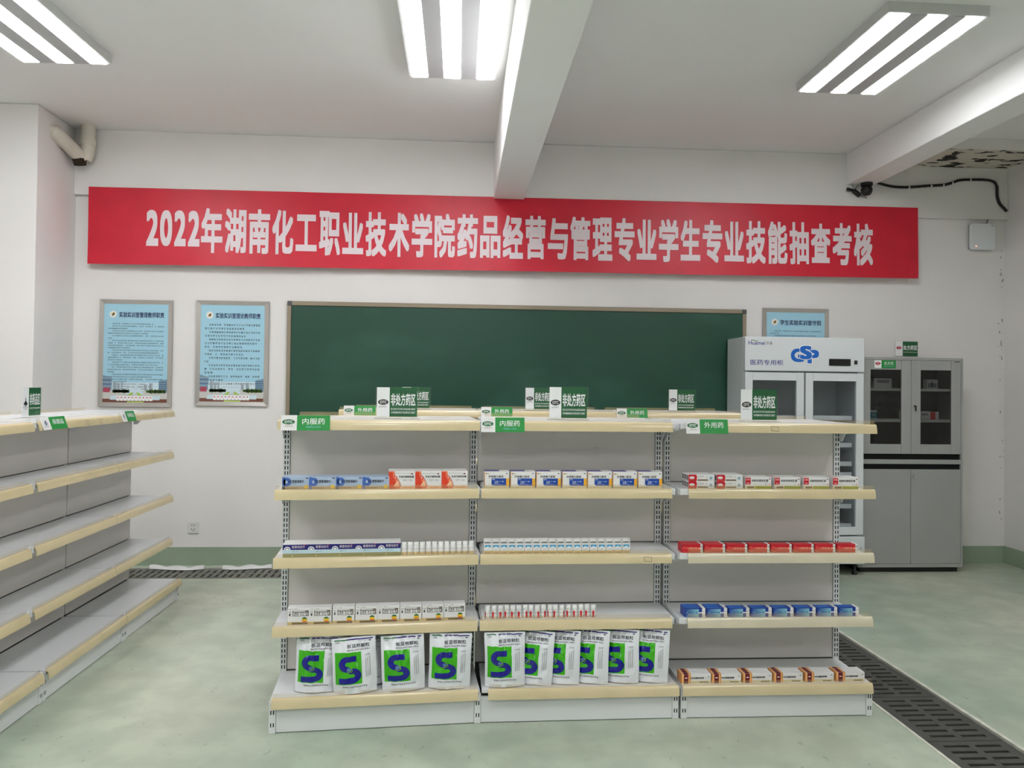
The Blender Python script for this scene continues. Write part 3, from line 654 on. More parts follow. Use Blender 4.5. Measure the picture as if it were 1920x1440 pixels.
def put_pouch(frame, px, py, yl, rz, tilt, k, label, group, zx=0., sc=1.):
    r = empty('granule_pouch'); a = bpy.data.objects.new('pouch_film', PROTO[k][0]); b = bpy.data.objects.new('printed_front', PROTO[k][1])
    for o in (a, b): COL.objects.link(o); o.parent = r
    x = frame.lx(px, py, yl); r.location = frame.p(x, yl, ZS[0]+.006); r.rotation_euler = (0, tilt, frame.a+rz); r.scale = (sc*1.03, 1, .87)
    return tag(r, label, 'pouch', group)
for i, (px, rz, ti, k) in enumerate(((593.5, -.03, .02, 0), (666.5, .06, -.05, 1), (757, .0, -.04, 2), (842, -.03, .03, 0))):
    put_pouch(U1, px, 1296-(i*3), (.062, .03, .036, .036)[i], rz, ti, k, 'white granule pouch with green panel, standing below the lozenge cartons', 'granule pouches below the lozenge cartons')
for i, px in enumerate((690,)): put_pouch(U1, px, 1280, .12, .1, -.06, 2, 'white granule pouch half hidden behind the front row of spread pouches', None)
for i, (px, rz, ti, k) in enumerate(((946.5, .0, -.01, 0), (998, -.36, .03, 1), (1049, -.34, .0, 2), (1103, -.36, .01, 0), (1160, -.34, -.01, 1), (1214, -.32, .03, 2))):
    put_pouch(U2, px, 1292, (.034 if i == 0 else .062), rz, ti, k, ('fully shown granule pouch at the front of the fan below the vials', 'second granule pouch of the fan, behind the fully shown one', 'third granule pouch of the fan below the vials', 'fourth granule pouch of the fan below the vials', 'fifth granule pouch of the fan below the vials', 'last granule pouch at the back of the fan below the vials')[i], 'granule pouches below the vials', sc=.97)

# ------------------------------------------------------------------ shelf labels and acrylic signs
def otc(m, fn, a, b, ra, rb, c, e=.0002):
    m.ell(lambda p, q: fn(p, q, .0006), a, b, ra, rb, c, 22); m.text(lambda p, q: fn(p, q, .001), 'OTC', a-ra*.62, b-rb*.5, a+ra*.62, b+rb*.5, 'white', .02)
def shelf_label(frame, px, py, z, txt, label, group, w=.218, h=.07, yl=.0435, cross=False, tilt=.2, pin=None):
    r = empty('shelf_label'); x = frame.lx(px, py, yl); r.location = frame.p(x, yl, z); r.rotation_euler = (tilt*-1, 0, frame.a)
    B(0, w, -.001, 0, 0, h, 'carton_white').build('card', r)
    fn = lambda a, b, e=.0004: (a, -.001-e, b); m = MB()
    g = w*.325; m.quad(lambda a, b: fn(a, b), g, 0, w, h, 'label_green')
    if cross: m.poly(lambda a, b: fn(a, b), [(g*.3, h*.45), (g*.5, h*.78), (g*.7, h*.45), (g*.6, h*.45), (g*.5, h*.62), (g*.4, h*.45)], 'navy'); m.ell(lambda a, b: fn(a, b), g*.5, h*.42, g*.1, h*.07, 'p_teal', 10)
    else: otc(m, fn, g*.48, h*.56, g*.4, h*.17, 'otc_green')
    m.scrawl(lambda a, b: fn(a, b), g*.24, h*.25, g*.76, h*.31, 'p_mud', 4, 3)
    m.text(lambda a, b: fn(a, b, .0008), txt, g+(w-g)*.16, h*.4, w-(w-g)*.16, h*.8, 'white', .004)
    if pin: m.text(lambda a, b: fn(a, b, .0008), pin, g+(w-g)*.28, h*.18, w-(w-g)*.28, h*.29, 'p_aqua', 0)
    m.build('printed_face', r); return tag(r, label, 'label', group)
shelf_label(U1, 526, 803, 1.342, '内服药', 'green shelf label on the top rail above the orange capsule cartons', None, pin='NEIFU YAO')
shelf_label(U2, 902, 808, 1.338, '内服药', 'green shelf label on the top rail above the oral liquid cartons', None, pin='NEIFU YAO', w=.205)
shelf_label(U3, 1287, 812, 1.338, '外用药', 'green shelf label on the top rail above the red-ended ointment cartons', None, w=.205)
for q, px, t in ((Q1, 644, 'on the rack farthest from the fridge'), (Q2, 902, 'on the middle rack'), (Q3, 1157, 'on the rack nearest the fridge')):
    shelf_label(q, px, 780, 1.346, '外用药', 'green shelf label in the row before the chalkboard, '+t, None, w=.21)
def rack_label(Y, w, label):
    r = shelf_label(R[0], 0, 0, 1.312, '保健品', label, None, w=w, h=.066, cross=True, tilt=.5); r.location = (-2.028, Y, 1.31); r.rotation_euler = (-.35, 0, math.pi/2); return r
rack_label(4.03, .24, 'green and white shelf label on the empty rack row, covering the rail joint')
rack_label(4.95, .2, 'green and white shelf label on the empty rack nearest the back wall drain')

def sign(loc, rz, txt, label, w=.202, h=.147, otc_mark=True, gfrac=.33, group=None, subt=2):
    r = empty('acrylic_sign', loc, rz)
    B(0, w, -.0045, -.003, .004, h, 'acrylic').build('clear_panel', r); B(0, w, .003, .0045, .004, h, 'acrylic').build('clear_panel', r)
    B(-.004, w+.004, -.035, .035, 0, .004, 'acrylic').build('base', r)
    c = B(.008, w-.008, -.0008, .0008, .012, h-.002, 'white').build('insert_card', r)
    fn = lambda a, b, e=.0004: (a, -.0008-e, b); m = MB(); g = w*gfrac
    m.quad(lambda a, b: fn(a, b), g, .012, w-.008, h-.002, 'sign_green')
    if otc_mark: otc(m, fn, (g+.008)*.5, h*.53, g*.36, h*.085, 'otc_black')
    else: m.quad(lambda a, b: fn(a, b), g*.54, h*.35, g*.62, h*.66, 'ink'); m.poly(lambda a, b: fn(a, b), [(g*.28, h*.46), (g*.58, h*.58), (g*.88, h*.46), (g*.58, h*.4)], 'ink'); m.ribbon(lambda a, b: fn(a, b), [(g*.3, h*.36), (g*.58, h*.28), (g*.86, h*.36)], .002, 'ink')
    m.scrawl(lambda a, b: fn(a, b), g*.26, h*.37, g*.82, h*.41, 'p_grey', 4, 2)
    m.text(lambda a, b: fn(a, b, .0008), txt, g+.006, h*.42, w-.016, h*.80, 'white', .022)
    for k in range(subt): m.scrawl(lambda a, b: fn(a, b, .0008), g+.006, h*(.29-.105*k), w-.016, h*(.34-.105*k), 'white', 15, 4+k)
    m.build('printed_face', c); return tag(r, label, 'sign', group)
SG = 'clear acrylic sign on the '
def on_top(frame, px, py, yl, z, label, **k):
    x = frame.lx(px, py, yl); return sign(frame.p(x, yl, z), frame.a+k.pop('rz', 0), '非处方药区', label, **k)
ZT = 1.389
on_top(U1, 703, 780, .2, ZT, SG+'rack above the orange capsule cartons', w=.208, h=.155)
on_top(U2, 1027, 782, .2, ZT, SG+'rack above the blue and gold oral liquid cartons', w=.202, h=.166)
on_top(U3, 1386, 781, .2, ZT, SG+'rack above the red-tab cream cartons', w=.2, h=.166)
on_top(Q1, 752, 771, .16, ZT, SG+'rack before the chalkboard, farthest from the fridge', w=.2, h=.155)
on_top(Q2, 983, 771, .16, ZT, SG+'middle rack before the chalkboard', w=.2, h=.16)
on_top(Q3, 1252, 771, .16, ZT, SG+'rack before the chalkboard, nearest the fridge', w=.2, h=.16)
sign((-2.30, 4.335, 1.353), math.radians(90), '非药品区', 'clear acrylic sign with a dark emblem standing on the empty rack', w=.2, h=.165, otc_mark=False, gfrac=.36, subt=1)
# pencilled tag outlines on the price rails
def rail_mark(g, lev, ys, x, w, zs, lo=-.036, hi=-.012, skew=.003):
    rails_ = [o for o in g.children if o.name.startswith('price_rail')]
    def fn(a, b):
        for (y0, z0), (y1, z1) in zip(RO, RO[1:]):
            if z0 >= b >= z1: return (a, ys+y0+(y1-y0)*(z0-b)/(z0-z1)-.0006, zs[lev]+b)
        return (a, ys-.018, zs[lev]+b)
    m = MB()
    for p, q in (((x, hi), (x+w, hi-skew)), ((x+w, hi-skew), (x+w, lo)), ((x+w, lo), (x, lo+skew)), ((x, lo+skew), (x, hi))):
        m.ribbon(fn, [(p[0]+(q[0]-p[0])*k/5, p[1]+(q[1]-p[1])*k/5) for k in range(6)], .0016, 'pencil')
    m.build('pencil_outline', rails_[lev])
rail_mark(GU[2], 4, .066, .447, .036, ZS); rail_mark(GU[1], 2, .066, .775, .036, ZS)
for gi, lev, x in ((1, 4, .5), (1, 4, .66), (0, 4, .5), (0, 4, .72)): rail_mark(GR[gi], lev, .066, x, .034, ZR)

# ------------------------------------------------------------------ banner
def bz(t): return 3.2+.02*t, 2.545+.028*t
BX0, BX1 = ony(166, 350, 6.86).x, ony(1722, 390, 6.86).x
def bsurf(a, b, e=0.):        # a: world x, b: 0 bottom .. 1 top
    t = (a-BX0)/(BX1-BX0); zt, zb = bz(t)
    y = 6.881-.004-(1-b)*.03*(1+.3*math.sin(a*2.3))-.003*math.sin(a*3.1+b*2)*(1-b)-.0015*math.sin(a*11+5*b)
    return (a+.012*(.5-b)*(1 if t < .5 else -1)*abs(2*t-1), y-e, zb+(zt-zb)*b)
br = empty('banner', (0, 0, 0)); m = MB(); NA = 120
m.quad(lambda a, b: bsurf(a, b), BX0, 0, BX1, 1, 'banner_red', NA, 8)
fr_ = [bsurf(BX0+(BX1-BX0)*i/NA, j/8) for j in range(9) for i in range(NA+1)]
m.quad(lambda a, b: (lambda p: (p[0], p[1]+.0012, p[2]))(bsurf(BX0+BX1-a, b)), BX0, 0, BX1, 1, 'banner_red', NA, 8)
m.build('cloth', br)
m = MB(); chars = []
c2 = [(273, 296), (299, 322), (326, 348), (352, 374)]
for ch, (p, q) in zip('2022', c2): chars.append((ch, ony(p, 440, 6.85).x, ony(q, 440, 6.85).x, .245, .715))
rest = BANNER[4:]; x0 = ony(374.5, 440, 6.85).x; x1 = ony(1639.5, 460, 6.85).x; pit_ = (x1-x0)/len(rest)
for i, ch in enumerate(rest): chars.append((ch, x0+pit_*i+pit_*.05, x0+pit_*(i+1)-pit_*.05, .165, .755))
TALL = {'工': (.215, .70), '与': (.17, .73), '业': (.19, .74), '品': (.17, .74), '生': (.19, .75), '查': (.19, .74)}
for ch, a0, a1, b0, b1 in chars:
    if ch in TALL: b0, b1 = TALL[ch]
    m.text(lambda a, b: bsurf(a, b, .0012), ch, a0, b0, a1, b1, 'banner_text', .03)
m.build('lettering', br); tag(br, 'long red cloth banner with white lettering hung across the back wall', 'banner')
for px, t in ((342, 'above the year lettering'), (1240, 'at the shiny tape end')):
    a = ony(px, 370, 6.86).x; p = bsurf(a, 1)
    tape = B(-.09, .09, -.002, 0, -.02, .012, 'acrylic').build('tape_strip'); tape.location = (p[0], p[1]-.003, p[2])
    tag(tape, 'clear tape strip on the top hem of the red banner '+t, 'tape')

# ------------------------------------------------------------------ chalkboard
cx0, cx1, cz0, cz1 = -1.478, 2.556, 1.13, 2.268
cb = empty('chalkboard', (cx0, YW-.002, cz0)); cw, chh = cx1-cx0, cz1-cz0
B(.03, cw-.03, -.022, 0, .03, chh-.03, 'chalky').build('writing_surface', cb)
for nm, a in (('frame_rail', (.03, cw-.03, -.034, 0, chh-.038, chh)), ('frame_rail', (.03, cw-.03, -.034, 0, 0, .038)), ('frame_rail', (0, .034, -.034, 0, .036, chh-.036)), ('frame_rail', (cw-.034, cw, -.034, 0, .036, chh-.036))):
    B(*a, 'frame_brown', b=.004).build(nm, cb)
for x in (0, cw-.04):
    for z in (0, chh-.04): B(x, x+.04, -.037, -.001, z, z+.04, 'grey_dark', b=.003).build('corner_cap', cb)
tag(cb, 'wide green chalkboard in a brown metal frame on the back wall', 'chalkboard')

# ------------------------------------------------------------------ framed rule posters
def poster(x0, x1, z0, z1, title, lines, label, lh):
    r = empty('framed_poster', (x0, YW-.001, z0)); w, h = x1-x0, z1-z0; f = .036
    B(.01, w-.01, -.012, 0, .01, h-.01, 'white').build('backing', r)
    for sx in (0, 1):
        X0 = (0, w)[sx]; X1 = (f, w-f)[sx]
        pts = [(X0, 0), (X0, h), (X1, h-f), (X1, f)]
        v = [(x, -.02, z) for x, z in pts]+[(x, 0, z) for x, z in pts]; v[2] = (X1, -.014, h-f); v[3] = (X1, -.014, f)
        MB().add(v, [(0, 1, 2, 3), (4, 5, 1, 0), (2, 6, 7, 3), (7, 6, 5, 4), (1, 5, 6, 2), (0, 3, 7, 4)], 'alu').build('frame_bar', r)
    for sz in (0, 1):
        Z0 = (0, h)[sz]; Z1 = (f, h-f)[sz]
        pts = [(0, Z0), (w, Z0), (w-f, Z1), (f, Z1)]
        v = [(x, -.02, z) for x, z in pts]+[(x, 0, z) for x, z in pts]; v[2] = (w-f, -.014, Z1); v[3] = (f, -.014, Z1)
        MB().add(v, [(0, 1, 2, 3), (4, 5, 1, 0), (2, 6, 7, 3), (7, 6, 5, 4), (1, 5, 6, 2), (0, 3, 7, 4)], 'alu').build('frame_bar', r)
    G = lambda e: (lambda a, b: (f+a, -.0125-e, f+b)); pw, ph = w-2*f, h-2*f; m = MB()
    m.quad(G(0), 0, 0, pw, ph, 'poster_blue')
    # campus picture along the foot
    m.quad(G(.0003), 0, .10, pw, .17, 'p_haze'); m.quad(G(.0003), 0, 0, pw, .10, 'p_road')
    rd = random.Random(len(title))
    m.poly(G(.0006), [(0, .09), (.07, .1), (.075, .21), (0, .23)], 'p_bldg'); m.quad(G(.0009), .005, .085, .06, .125, 'p_pink')
    for k in range(5): m.quad(G(.0009), 0, .135+.017*k, .072, .139+.017*k, 'p_navy' if k % 2 else 'p_bldg2')
    for x, ww, hh in ((.085, .03, .18), (.12, .02, .165), (.15, .015, .17), (pw-.15, .03, .165), (pw-.19, .025, .155)): m.quad(G(.0006), x, .1, x+ww, hh, 'p_bldg2'); m.quad(G(.0009), x+ww*.3, .105, x+ww*.5, hh-.008, 'p_bldg')
    m.poly(G(.0006), [(pw-.07, .1), (pw, .085), (pw, .2), (pw-.07, .185)], 'p_bldg')
    for k in range(4): m.quad(G(.0009), pw-.068, .118+.018*k, pw, .122+.018*k, 'navy')
    for k in range(12): m.ell(G(.001), .09+k*.011, .095, .012, .012+.006*rd.random(), 'p_tree', 8); m.ell(G(.001), pw-.02-k*.013, .095, .012, .012+.01*rd.random(), 'p_leaf' if k % 3 else 'p_tree', 8)
    m.poly(G(.0008), [(.19, .07), (pw-.19, .07), (pw-.22, .12), (.22, .12)], 'p_haze'); m.poly(G(.001), [(.2, .06), (.24, .06), (.255, .085), (.235, .085)], 'p_lime'); m.poly(G(.001), [(pw-.2, .06), (pw-.24, .06), (pw-.255, .085), (pw-.235, .085)], 'p_lime')
    m.ribbon(G(.001), [(.17, .115), (.22, .128), (.27, .122), (.32, .128), (.36, .115)], .003, 'p_bldg2')
    m.quad(G(.001), 0, 0, pw, .03, 'p_plaza'); m.poly(G(.0013), [(.06, .022), (pw-.06, .022), (pw-.055, .058), (.07, .058)], 'p_haze')
    for k in range(10):
        x = .115+k*(pw-.23)/10; m.quad(G(.0016), x, .014, x+(pw-.23)/10-.004, .056, 'white'); m.ell(G(.0019), x+.012, .042, .006, .006, 'p_red', 6)
    m.quad(G(.0016), pw*.38, 0, pw*.64, .01, 'p_lime')
    # emblem and title
    ex, ez = .075, ph-.088
    m.ell(G(.0004), ex, ez, .03, .03, 'white', 28); m.ell(G(.0006), ex, ez, .0275, .0275, 'p_grey', 28); m.ell(G(.0008), ex, ez, .0262, .0262, 'white', 28); m.ell(G(.001), ex, ez, .019, .019, 'p_cream', 22)
    m.poly(G(.0013), [(ex-.012, ez-.012), (ex-.004, ez+.004), (ex+.012, ez+.016), (ex+.011, ez), (ex+.003, ez-.011)], 'p_brown')
    m.text(G(.0004), title, .125, ph-.115, pw-.035, ph-.068, 'navy', .02)
    n = 0
    for k, (ind, ln) in enumerate(lines):
        b = ph-.165-lh*k; a0 = .035+(.035 if ind else 0); cw_ = lh*.68
        m.scrawl(G(.0004), a0, b-lh*.42, a0+(pw-.07-(.035 if ind else 0))*ln, b, 'ink', max(2, int((pw-.07)*ln/cw_)), k+3, .26)
    m.build('printed_sheet', r); return tag(r, label, 'poster')
L1 = [(1, .8), (1, 1), (0, .35), (1, 1), (0, .72), (1, 1), (0, .08), (1, 1), (0, 1), (0, 1), (0, .4), (1, 1), (0, .95), (1, 1), (0, 1), (0, .27), (1, 1), (0, .9), (1, 1), (0, 1), (0, .12), (1, 1), (0, .8), (1, 1), (0, .35), (1, .65), (1, .8), (1, .72)]
L2 = [(1, 1), (0, .72), (1, 1), (0, .75), (1, 1), (0, 1), (0, .68), (1, 1), (0, .75), (1, 1), (0, .08), (1, 1), (0, 1), (0, .16), (1, 1), (0, .35), (1, 1), (0, .08)]
L3 = [(1, 1), (0, .18), (1, .9), (1, 1), (0, .4), (1, 1), (0, .6), (1, .9), (1, 1), (0, .3), (1, 1), (0, .5), (1, .8), (1, 1), (0, .6)]
poster(-3.045, -2.442, 1.345, 2.254, '实验实训室管理教师职责', L1, 'silver-framed blue rule poster with closely set lines, nearest the wall column', .0205)
poster(-2.244, -1.636, 1.36, 2.26, '实验实训室理论教师职责', L2, 'silver-framed blue rule poster with widely set lines, beside the chalkboard', .0315)
poster(2.712, 3.32, 1.38, 2.288, '学生实验实训室守则', L3, 'silver-framed blue rule poster partly hidden behind the fridge', .0205)

# ------------------------------------------------------------------ wall socket, wall sign
r = empty('wall_socket', (-2.286, YW-.001, .272)); B(0, .09, -.009, 0, 0, .095, 'offwhite', b=.003).build('plate', r)
m = MB()
for x, z in ((.032, .064), (.052, .064)): m.box(x, x+.005, -.0096, -.0088, z, z+.012, 'slot')
for x, a in ((.03, .03), (.055, .03), (.0425, .018)): m.box(x, x+.005, -.0096, -.0088, a, a+.012, 'slot')
m.build('socket_hole', r); tag(r, 'white wall socket below the rule posters', 'socket')
r = empty('wall_sign', (3.945, YW-.001, 1.872)); ww, hh = .218, .14
B(0, ww, -.006, 0, 0, hh, 'acrylic').build('clear_panel', r); m = B(.004, ww-.004, -.0075, -.0065, .004, hh-.004, 'white')
fn = lambda a, b, e=.0004: (a, -.0075-e, b); m.quad(lambda a, b: fn(a, b), .072, .004, ww-.004, hh-.004, 'sign_green'); m.ell(lambda a, b: fn(a, b), .037, .078, .024, .013, 'rx_red'); m.scrawl(lambda a, b: fn(a, b, .0008), .025, .073, .048, .083, 'white', 2); m.scrawl(lambda a, b: fn(a, b), .02, .055, .054, .059, 'p_peach', 5)
m.text(lambda a, b: fn(a, b, .0008), '处方药区', .077, .058, ww-.008, .102, 'white', .02); m.scrawl(lambda a, b: fn(a, b, .0008), .077, .036, ww-.01, .042, 'white', 16, 8)
m.build('printed_card', r); tag(r, 'small white and green sign with a red oval, on the wall above the grey cabinet', 'sign')

# ------------------------------------------------------------------ pharmacy fridge
fx0, fx1, fy0, fy1 = 2.381, 3.412, 6.45, 6.888; fw_, fd = fx1-fx0, fy1-fy0
fr = empty('display_fridge', (fx0, fy0, 0))
zb, zt, zh = .085, 1.998, 1.712
m = MB(); t = .04
m.box(0, t, .045, fd, zb, zt, 'fridge_white', b=.004); m.box(fw_-t, fw_, .045, fd, zb, zt, 'fridge_white', b=.004); m.box(t, fw_-t, .045, fd, zt-t, zt, 'fridge_white'); m.box(t, fw_-t, fd-.03, fd, zb, zt-t, 'fridge_in'); m.box(t, fw_-t, .045, fd-.03, .3, .33, 'fridge_in'); m.box(t, fw_-t, .06, fd-.03, zh-.03, zh, 'fridge_in')
m.box(t, t+.006, .06, fd-.03, .33, zh-.03, 'fridge_in'); m.box(fw_-t-.006, fw_-t, .06, fd-.03, .33, zh-.03, 'fridge_in')
m.build('body', fr)
hd = B(0, fw_, 0, .044, zh, zt, 'fridge_white', b=.005).build('header_panel', fr)
Fh = lambda e: (lambda a, b: (a, -.0003-e, b)); m = MB()
px2 = lambda px: (px-1397)/225*fw_; pz2 = lambda py: zt-(py-632.5)/(697-632.5)*(zt-zh)
m.text(Fh(0), 'Huamei', px2(1403), pz2(648), px2(1434), pz2(641), 'violet_ink', .012); m.text(Fh(0), '华美', px2(1436), pz2(648), px2(1448), pz2(641.5), 'grey_dark'); m.ribbon(Fh(0), [(px2(1408), pz2(640)), (px2(1412), pz2(639.2)), (px2(1416), pz2(641)), (px2(1421), pz2(641))], .006, 'p_leaf')
m.build('maker_lettering', hd)
MB().text(Fh(0), '医药专用柜', px2(1407), pz2(686), px2(1468.5), pz2(676), 'violet_ink', .008).build('lettering', hd)
m = MB(); m.text(Fh(.0), 'G', px2(1482.5), pz2(679.5), px2(1507), pz2(654), 'gsp_blue', .04)
m.text(Fh(.0003), 'P', px2(1513), pz2(682), px2(1536), pz2(655.5), 'white', .065); m.text(Fh(.0012), 'P', px2(1513.7), pz2(681.5), px2(1535.3), pz2(656), 'gsp_blue', .04)
m.text(Fh(.002), 'S', px2(1498.4), pz2(675), px2(1522.6), pz2(647.5), 'white', .065); m.text(Fh(.0028), 'S', px2(1499.3), pz2(674), px2(1521.7), pz2(648.5), 'gsp_blue', .04)
m.build('logo', hd)
B(px2(1554), px2(1595), -.01, .002, pz2(685.5), pz2(672.5), 'black', b=.006).build('control_display', fr)
B(px2(1602), px2(1608), -.008, .002, pz2(682), pz2(675), 'dark', b=.003).build('switch', fr)
def gdoor(x0, x1, hinge):
    z0, z1 = .345, zh-.012; s = .066; r = empty('door', (x0, 0, z0)); r.parent = fr; w, h = x1-x0, z1-z0
    m = MB(); m.box(0, s, 0, .038, 0, h, 'fridge_white', b=.004); m.box(w-s, w, 0, .038, 0, h, 'fridge_white', b=.004); m.box(s, w-s, 0, .038, h-s, h, 'fridge_white'); m.box(s, w-s, 0, .038, 0, s, 'fridge_white'); m.build('door_frame', r)
    B(s, w-s, .012, .016, s, h-s, 'fridge_glass').build('glass_pane', r)
    B(w-.02 if hinge else .012, w-.008 if hinge else .024, -.008, .0, h*.38, h*.44, 'chrome', b=.003).build('lock', r)
gdoor(.002, px2(1509)-.004, True); gdoor(px2(1511), fw_-.004, False)
for z in (.395, .56, .83, .92, 1.08, 1.31):
    sh = MB(); sh.box(t+.02, fw_-t-.02, .1, fd-.05, z, z+.012, 'offwhite'); sh.box(t+.02, fw_-t-.02, .094, .1, z-.008, z+.03, 'white'); sh.build('shelf', fr)
for x in (.3, .62): 
    f = MB(); f.lathe([(.085, 1.66), (.085, 1.68)], 'slot', 20, (x, .28)); f.build('fan_grille', fr)
B(.0, fw_+.01, .0, .045, .1, .33, 'fridge_white', b=.004).build('kick_panel', fr)
for x in (.05, fw_-.05):
    for y in (.06, fd-.08): MB().lathe([(.022, 0), (.022, .02), (.014, .03), (.014, .086)], 'black', 10, (x, y)).build('foot', fr)
m = MB(); m.box(fw_-.03, fw_-.022, -.001, .0005, .23, .238, 'slot'); m.build('screw', fr)
tag(fr, 'white two-door glass display fridge with blue lettering on its header', 'fridge')

# ------------------------------------------------------------------ grey filing cabinet
qx0, qx1, qy = 3.425, 4.357, 6.57; qw, qd = qx1-qx0, YW-.006-qy
cbn = empty('filing_cabinet', (qx0, qy, 0)); z0, z1, zm0, zm1 = .045, 1.847, .885, 1.017
m = MB(); t = .018
m.box(0, t, 0, qd, z0, z1, 'grey_steel'); m.box(qw-t, qw, 0, qd, z0, z1, 'grey_steel'); m.box(t, qw-t, 0, qd, z1-.022, z1, 'grey_steel'); m.box(t, qw-t, 0, qd, z0, z0+.028, 'grey_steel'); m.box(t, qw-t, qd-.01, qd, z0+.028, z1-.022, 'grey_dark'); m.box(t, qw-t, .004, qd-.01, .93, .968, 'grey_steel')
m.build('carcass', cbn)
B(.03, qw-.03, .03, qd-.02, 0, z0, 'black').build('plinth', cbn)
B(t, qw-t, .02, .03, .968, 1.017, 'slot').build('finger_recess', cbn); B(t, qw-t, .02, .03, .885, .93, 'slot').build('finger_recess', cbn)
mid = qw/2
for k, (a, b) in enumerate(((t+.002, mid-.0015), (mid+.0015, qw-t-.002))):
    r = empty('glass_door', (a, 0, 1.017)); r.parent = cbn; w, h = b-a, z1-.024-1.017; s = .084
    for x in (0, w-s): B(x, x+s, 0, .018, 0, h, 'grey_steel', b=.0015).build('stile', r)
    B(s+.001, w-s-.001, .002, .018, h-.083, h, 'grey_steel', b=.0015).build('cross_rail', r); B(s+.001, w-s-.001, .002, .018, 0, .083, 'grey_steel', b=.0015).build('cross_rail', r)
    B(s, w-s, .010, .013, .083, h-.083, 'cab_glass').build('glass_pane', r)
    r = B(a, b, 0, .018, z0+.03, .884, 'grey_steel', b=.0015).build('lower_door', cbn)
m = MB(); m.tube([(mid+.03, 0, 1.43), (mid+.03, -.012, 1.43)], .011, 'chrome', 12); m.build('lock', cbn); B(mid+.028, mid+.032, -.03, -.012, 1.385, 1.435, 'black').build('key', cbn)
m = MB(); m.tube([(mid+.03, 0, .822), (mid+.03, -.01, .822)], .011, 'chrome', 12); m.build('lock', cbn)
B(qw-.075, qw-.03, -.0012, .0, z1-.036, z1-.029, 'grey_dark').build('maker_plate', cbn)
for z in (1.558, 1.289): B(t, qw-t, .026, qd-.012, z, z+.022, 'offwhite').build('shelf', cbn)
tag(cbn, 'grey steel cabinet with two glass doors above two solid doors, beside the fridge', 'cabinet')
r = empty('cabinet_label', (qx0+.137, qy-.0005, 1.752)); w, h = .19, .068
B(0, w, -.0012, 0, 0, h, 'white').build('card', r); m = MB(); fn = lambda a, b, e=.0004: (a, -.0012-e, b)
m.quad(lambda a, b: fn(a, b), .062, 0, w, h, 'label_green'); m.ell(lambda a, b: fn(a, b), .031, .04, .024, .012, 'rx_red'); m.scrawl(lambda a, b: fn(a, b, .0008), .02, .036, .042, .045, 'white', 2); m.text(lambda a, b: fn(a, b, .0008), '处方药', .085, .028, .168, .057, 'white', .003); m.scrawl(lambda a, b: fn(a, b), .014, .02, .048, .024, 'p_peach', 5); m.quad(lambda a, b: fn(a, b, .0008), .08, .014, .175, .017, 'p_aqua')
m.build('printed_face', r); tag(r, 'green and white label with a red oval stuck on the grey cabinet door', 'label')
def cbox(x0, x1, z, h, parts, label, yy=.12):
    m = B(0, x1-x0, 0, .06, 0, h, 'carton_white', b=.0008)
    for a0, b0, a1, b1, c in parts: m.quad(Fr, a0*(x1-x0), b0*h, a1*(x1-x0), b1*h, c)
    o = m.build('medicine_carton'); o.location = (qx0+x0, qy+yy, z); tag(o, label, 'medicine box')
cbox(.10, .19, 1.312, .075, [(0, .12, 1, .8, 'p_teal'), (.55, .35, .85, .65, 'white')], 'teal and white carton behind the cabinet glass', .055)
cbox(.2, .36, 1.581, .085, [(.15, .55, .85, .85, 'p_grey')], 'wide grey-white carton on the cabinet top shelf under the green label')
cbox(.68, .78, 1.581, .08, [(.1, .1, .9, .6, 'p_grey'), (.4, .2, .55, .7, 'ink')], 'grey-white carton on the cabinet top shelf behind the plain door glass')
cbox(.46, .6, 1.312, .07, [(.55, 0, 1, 1, 'p_red')], 'white carton with a red end beside the cabinet key')
cbox(.628, .708, 1.312, .07, [(.08, .5, .8, .75, 'p_grey')], 'plain white carton between red cartons in the cabinet')
cbox(.712, .79, 1.312, .066, [(0, 0, .6, 1, 'p_red')], 'red carton at the far end of the cabinet middle shelf')

# ------------------------------------------------------------------ pipes, conduit, router
r = empty('drain_pipe', (-3.118, 6.8, 3.4)); O = Vector((-3.118, 6.8, 3.4))
def loc(pts): return [Vector(p)-O for p in pts]
pv = MB(); pv.tube(loc([(-3.118, 6.8, ZC), (-3.118, 6.8, 3.5), (-3.122, 6.8, 3.45), (-3.14, 6.8, 3.41)]), .056, 'pvc', 16); pv.build('down_pipe', r)
MB().tube(loc([(-3.118, 6.8, 3.575), (-3.118, 6.8, 3.525)]), .062, 'pvc', 16).build('collar', r)
el = MB(); el.tube(loc([(-3.30, 6.52, 3.555), (-3.265, 6.54, 3.55), (-3.245, 6.57, 3.53), (-3.225, 6.62, 3.505), (-3.17, 6.76, 3.43), (-3.16, 6.79, 3.405)]), .056, 'pvc', 16); el.build('branch_pipe', r)
MB().tube(loc([(-3.275, 6.535, 3.552), (-3.25, 6.555, 3.54)]), .063, 'pvc', 16).build('collar', r)
en = MB(); en.tube(loc([(-3.172, 6.765, 3.425), (-3.165, 6.775, 3.352)]), [.0575, .046], 'pipe_end_dark', 14); en.build('broken_end', r)
tag(r, 'white plastic drain pipe bend with a broken dark end beside the ceiling column', 'pipe')

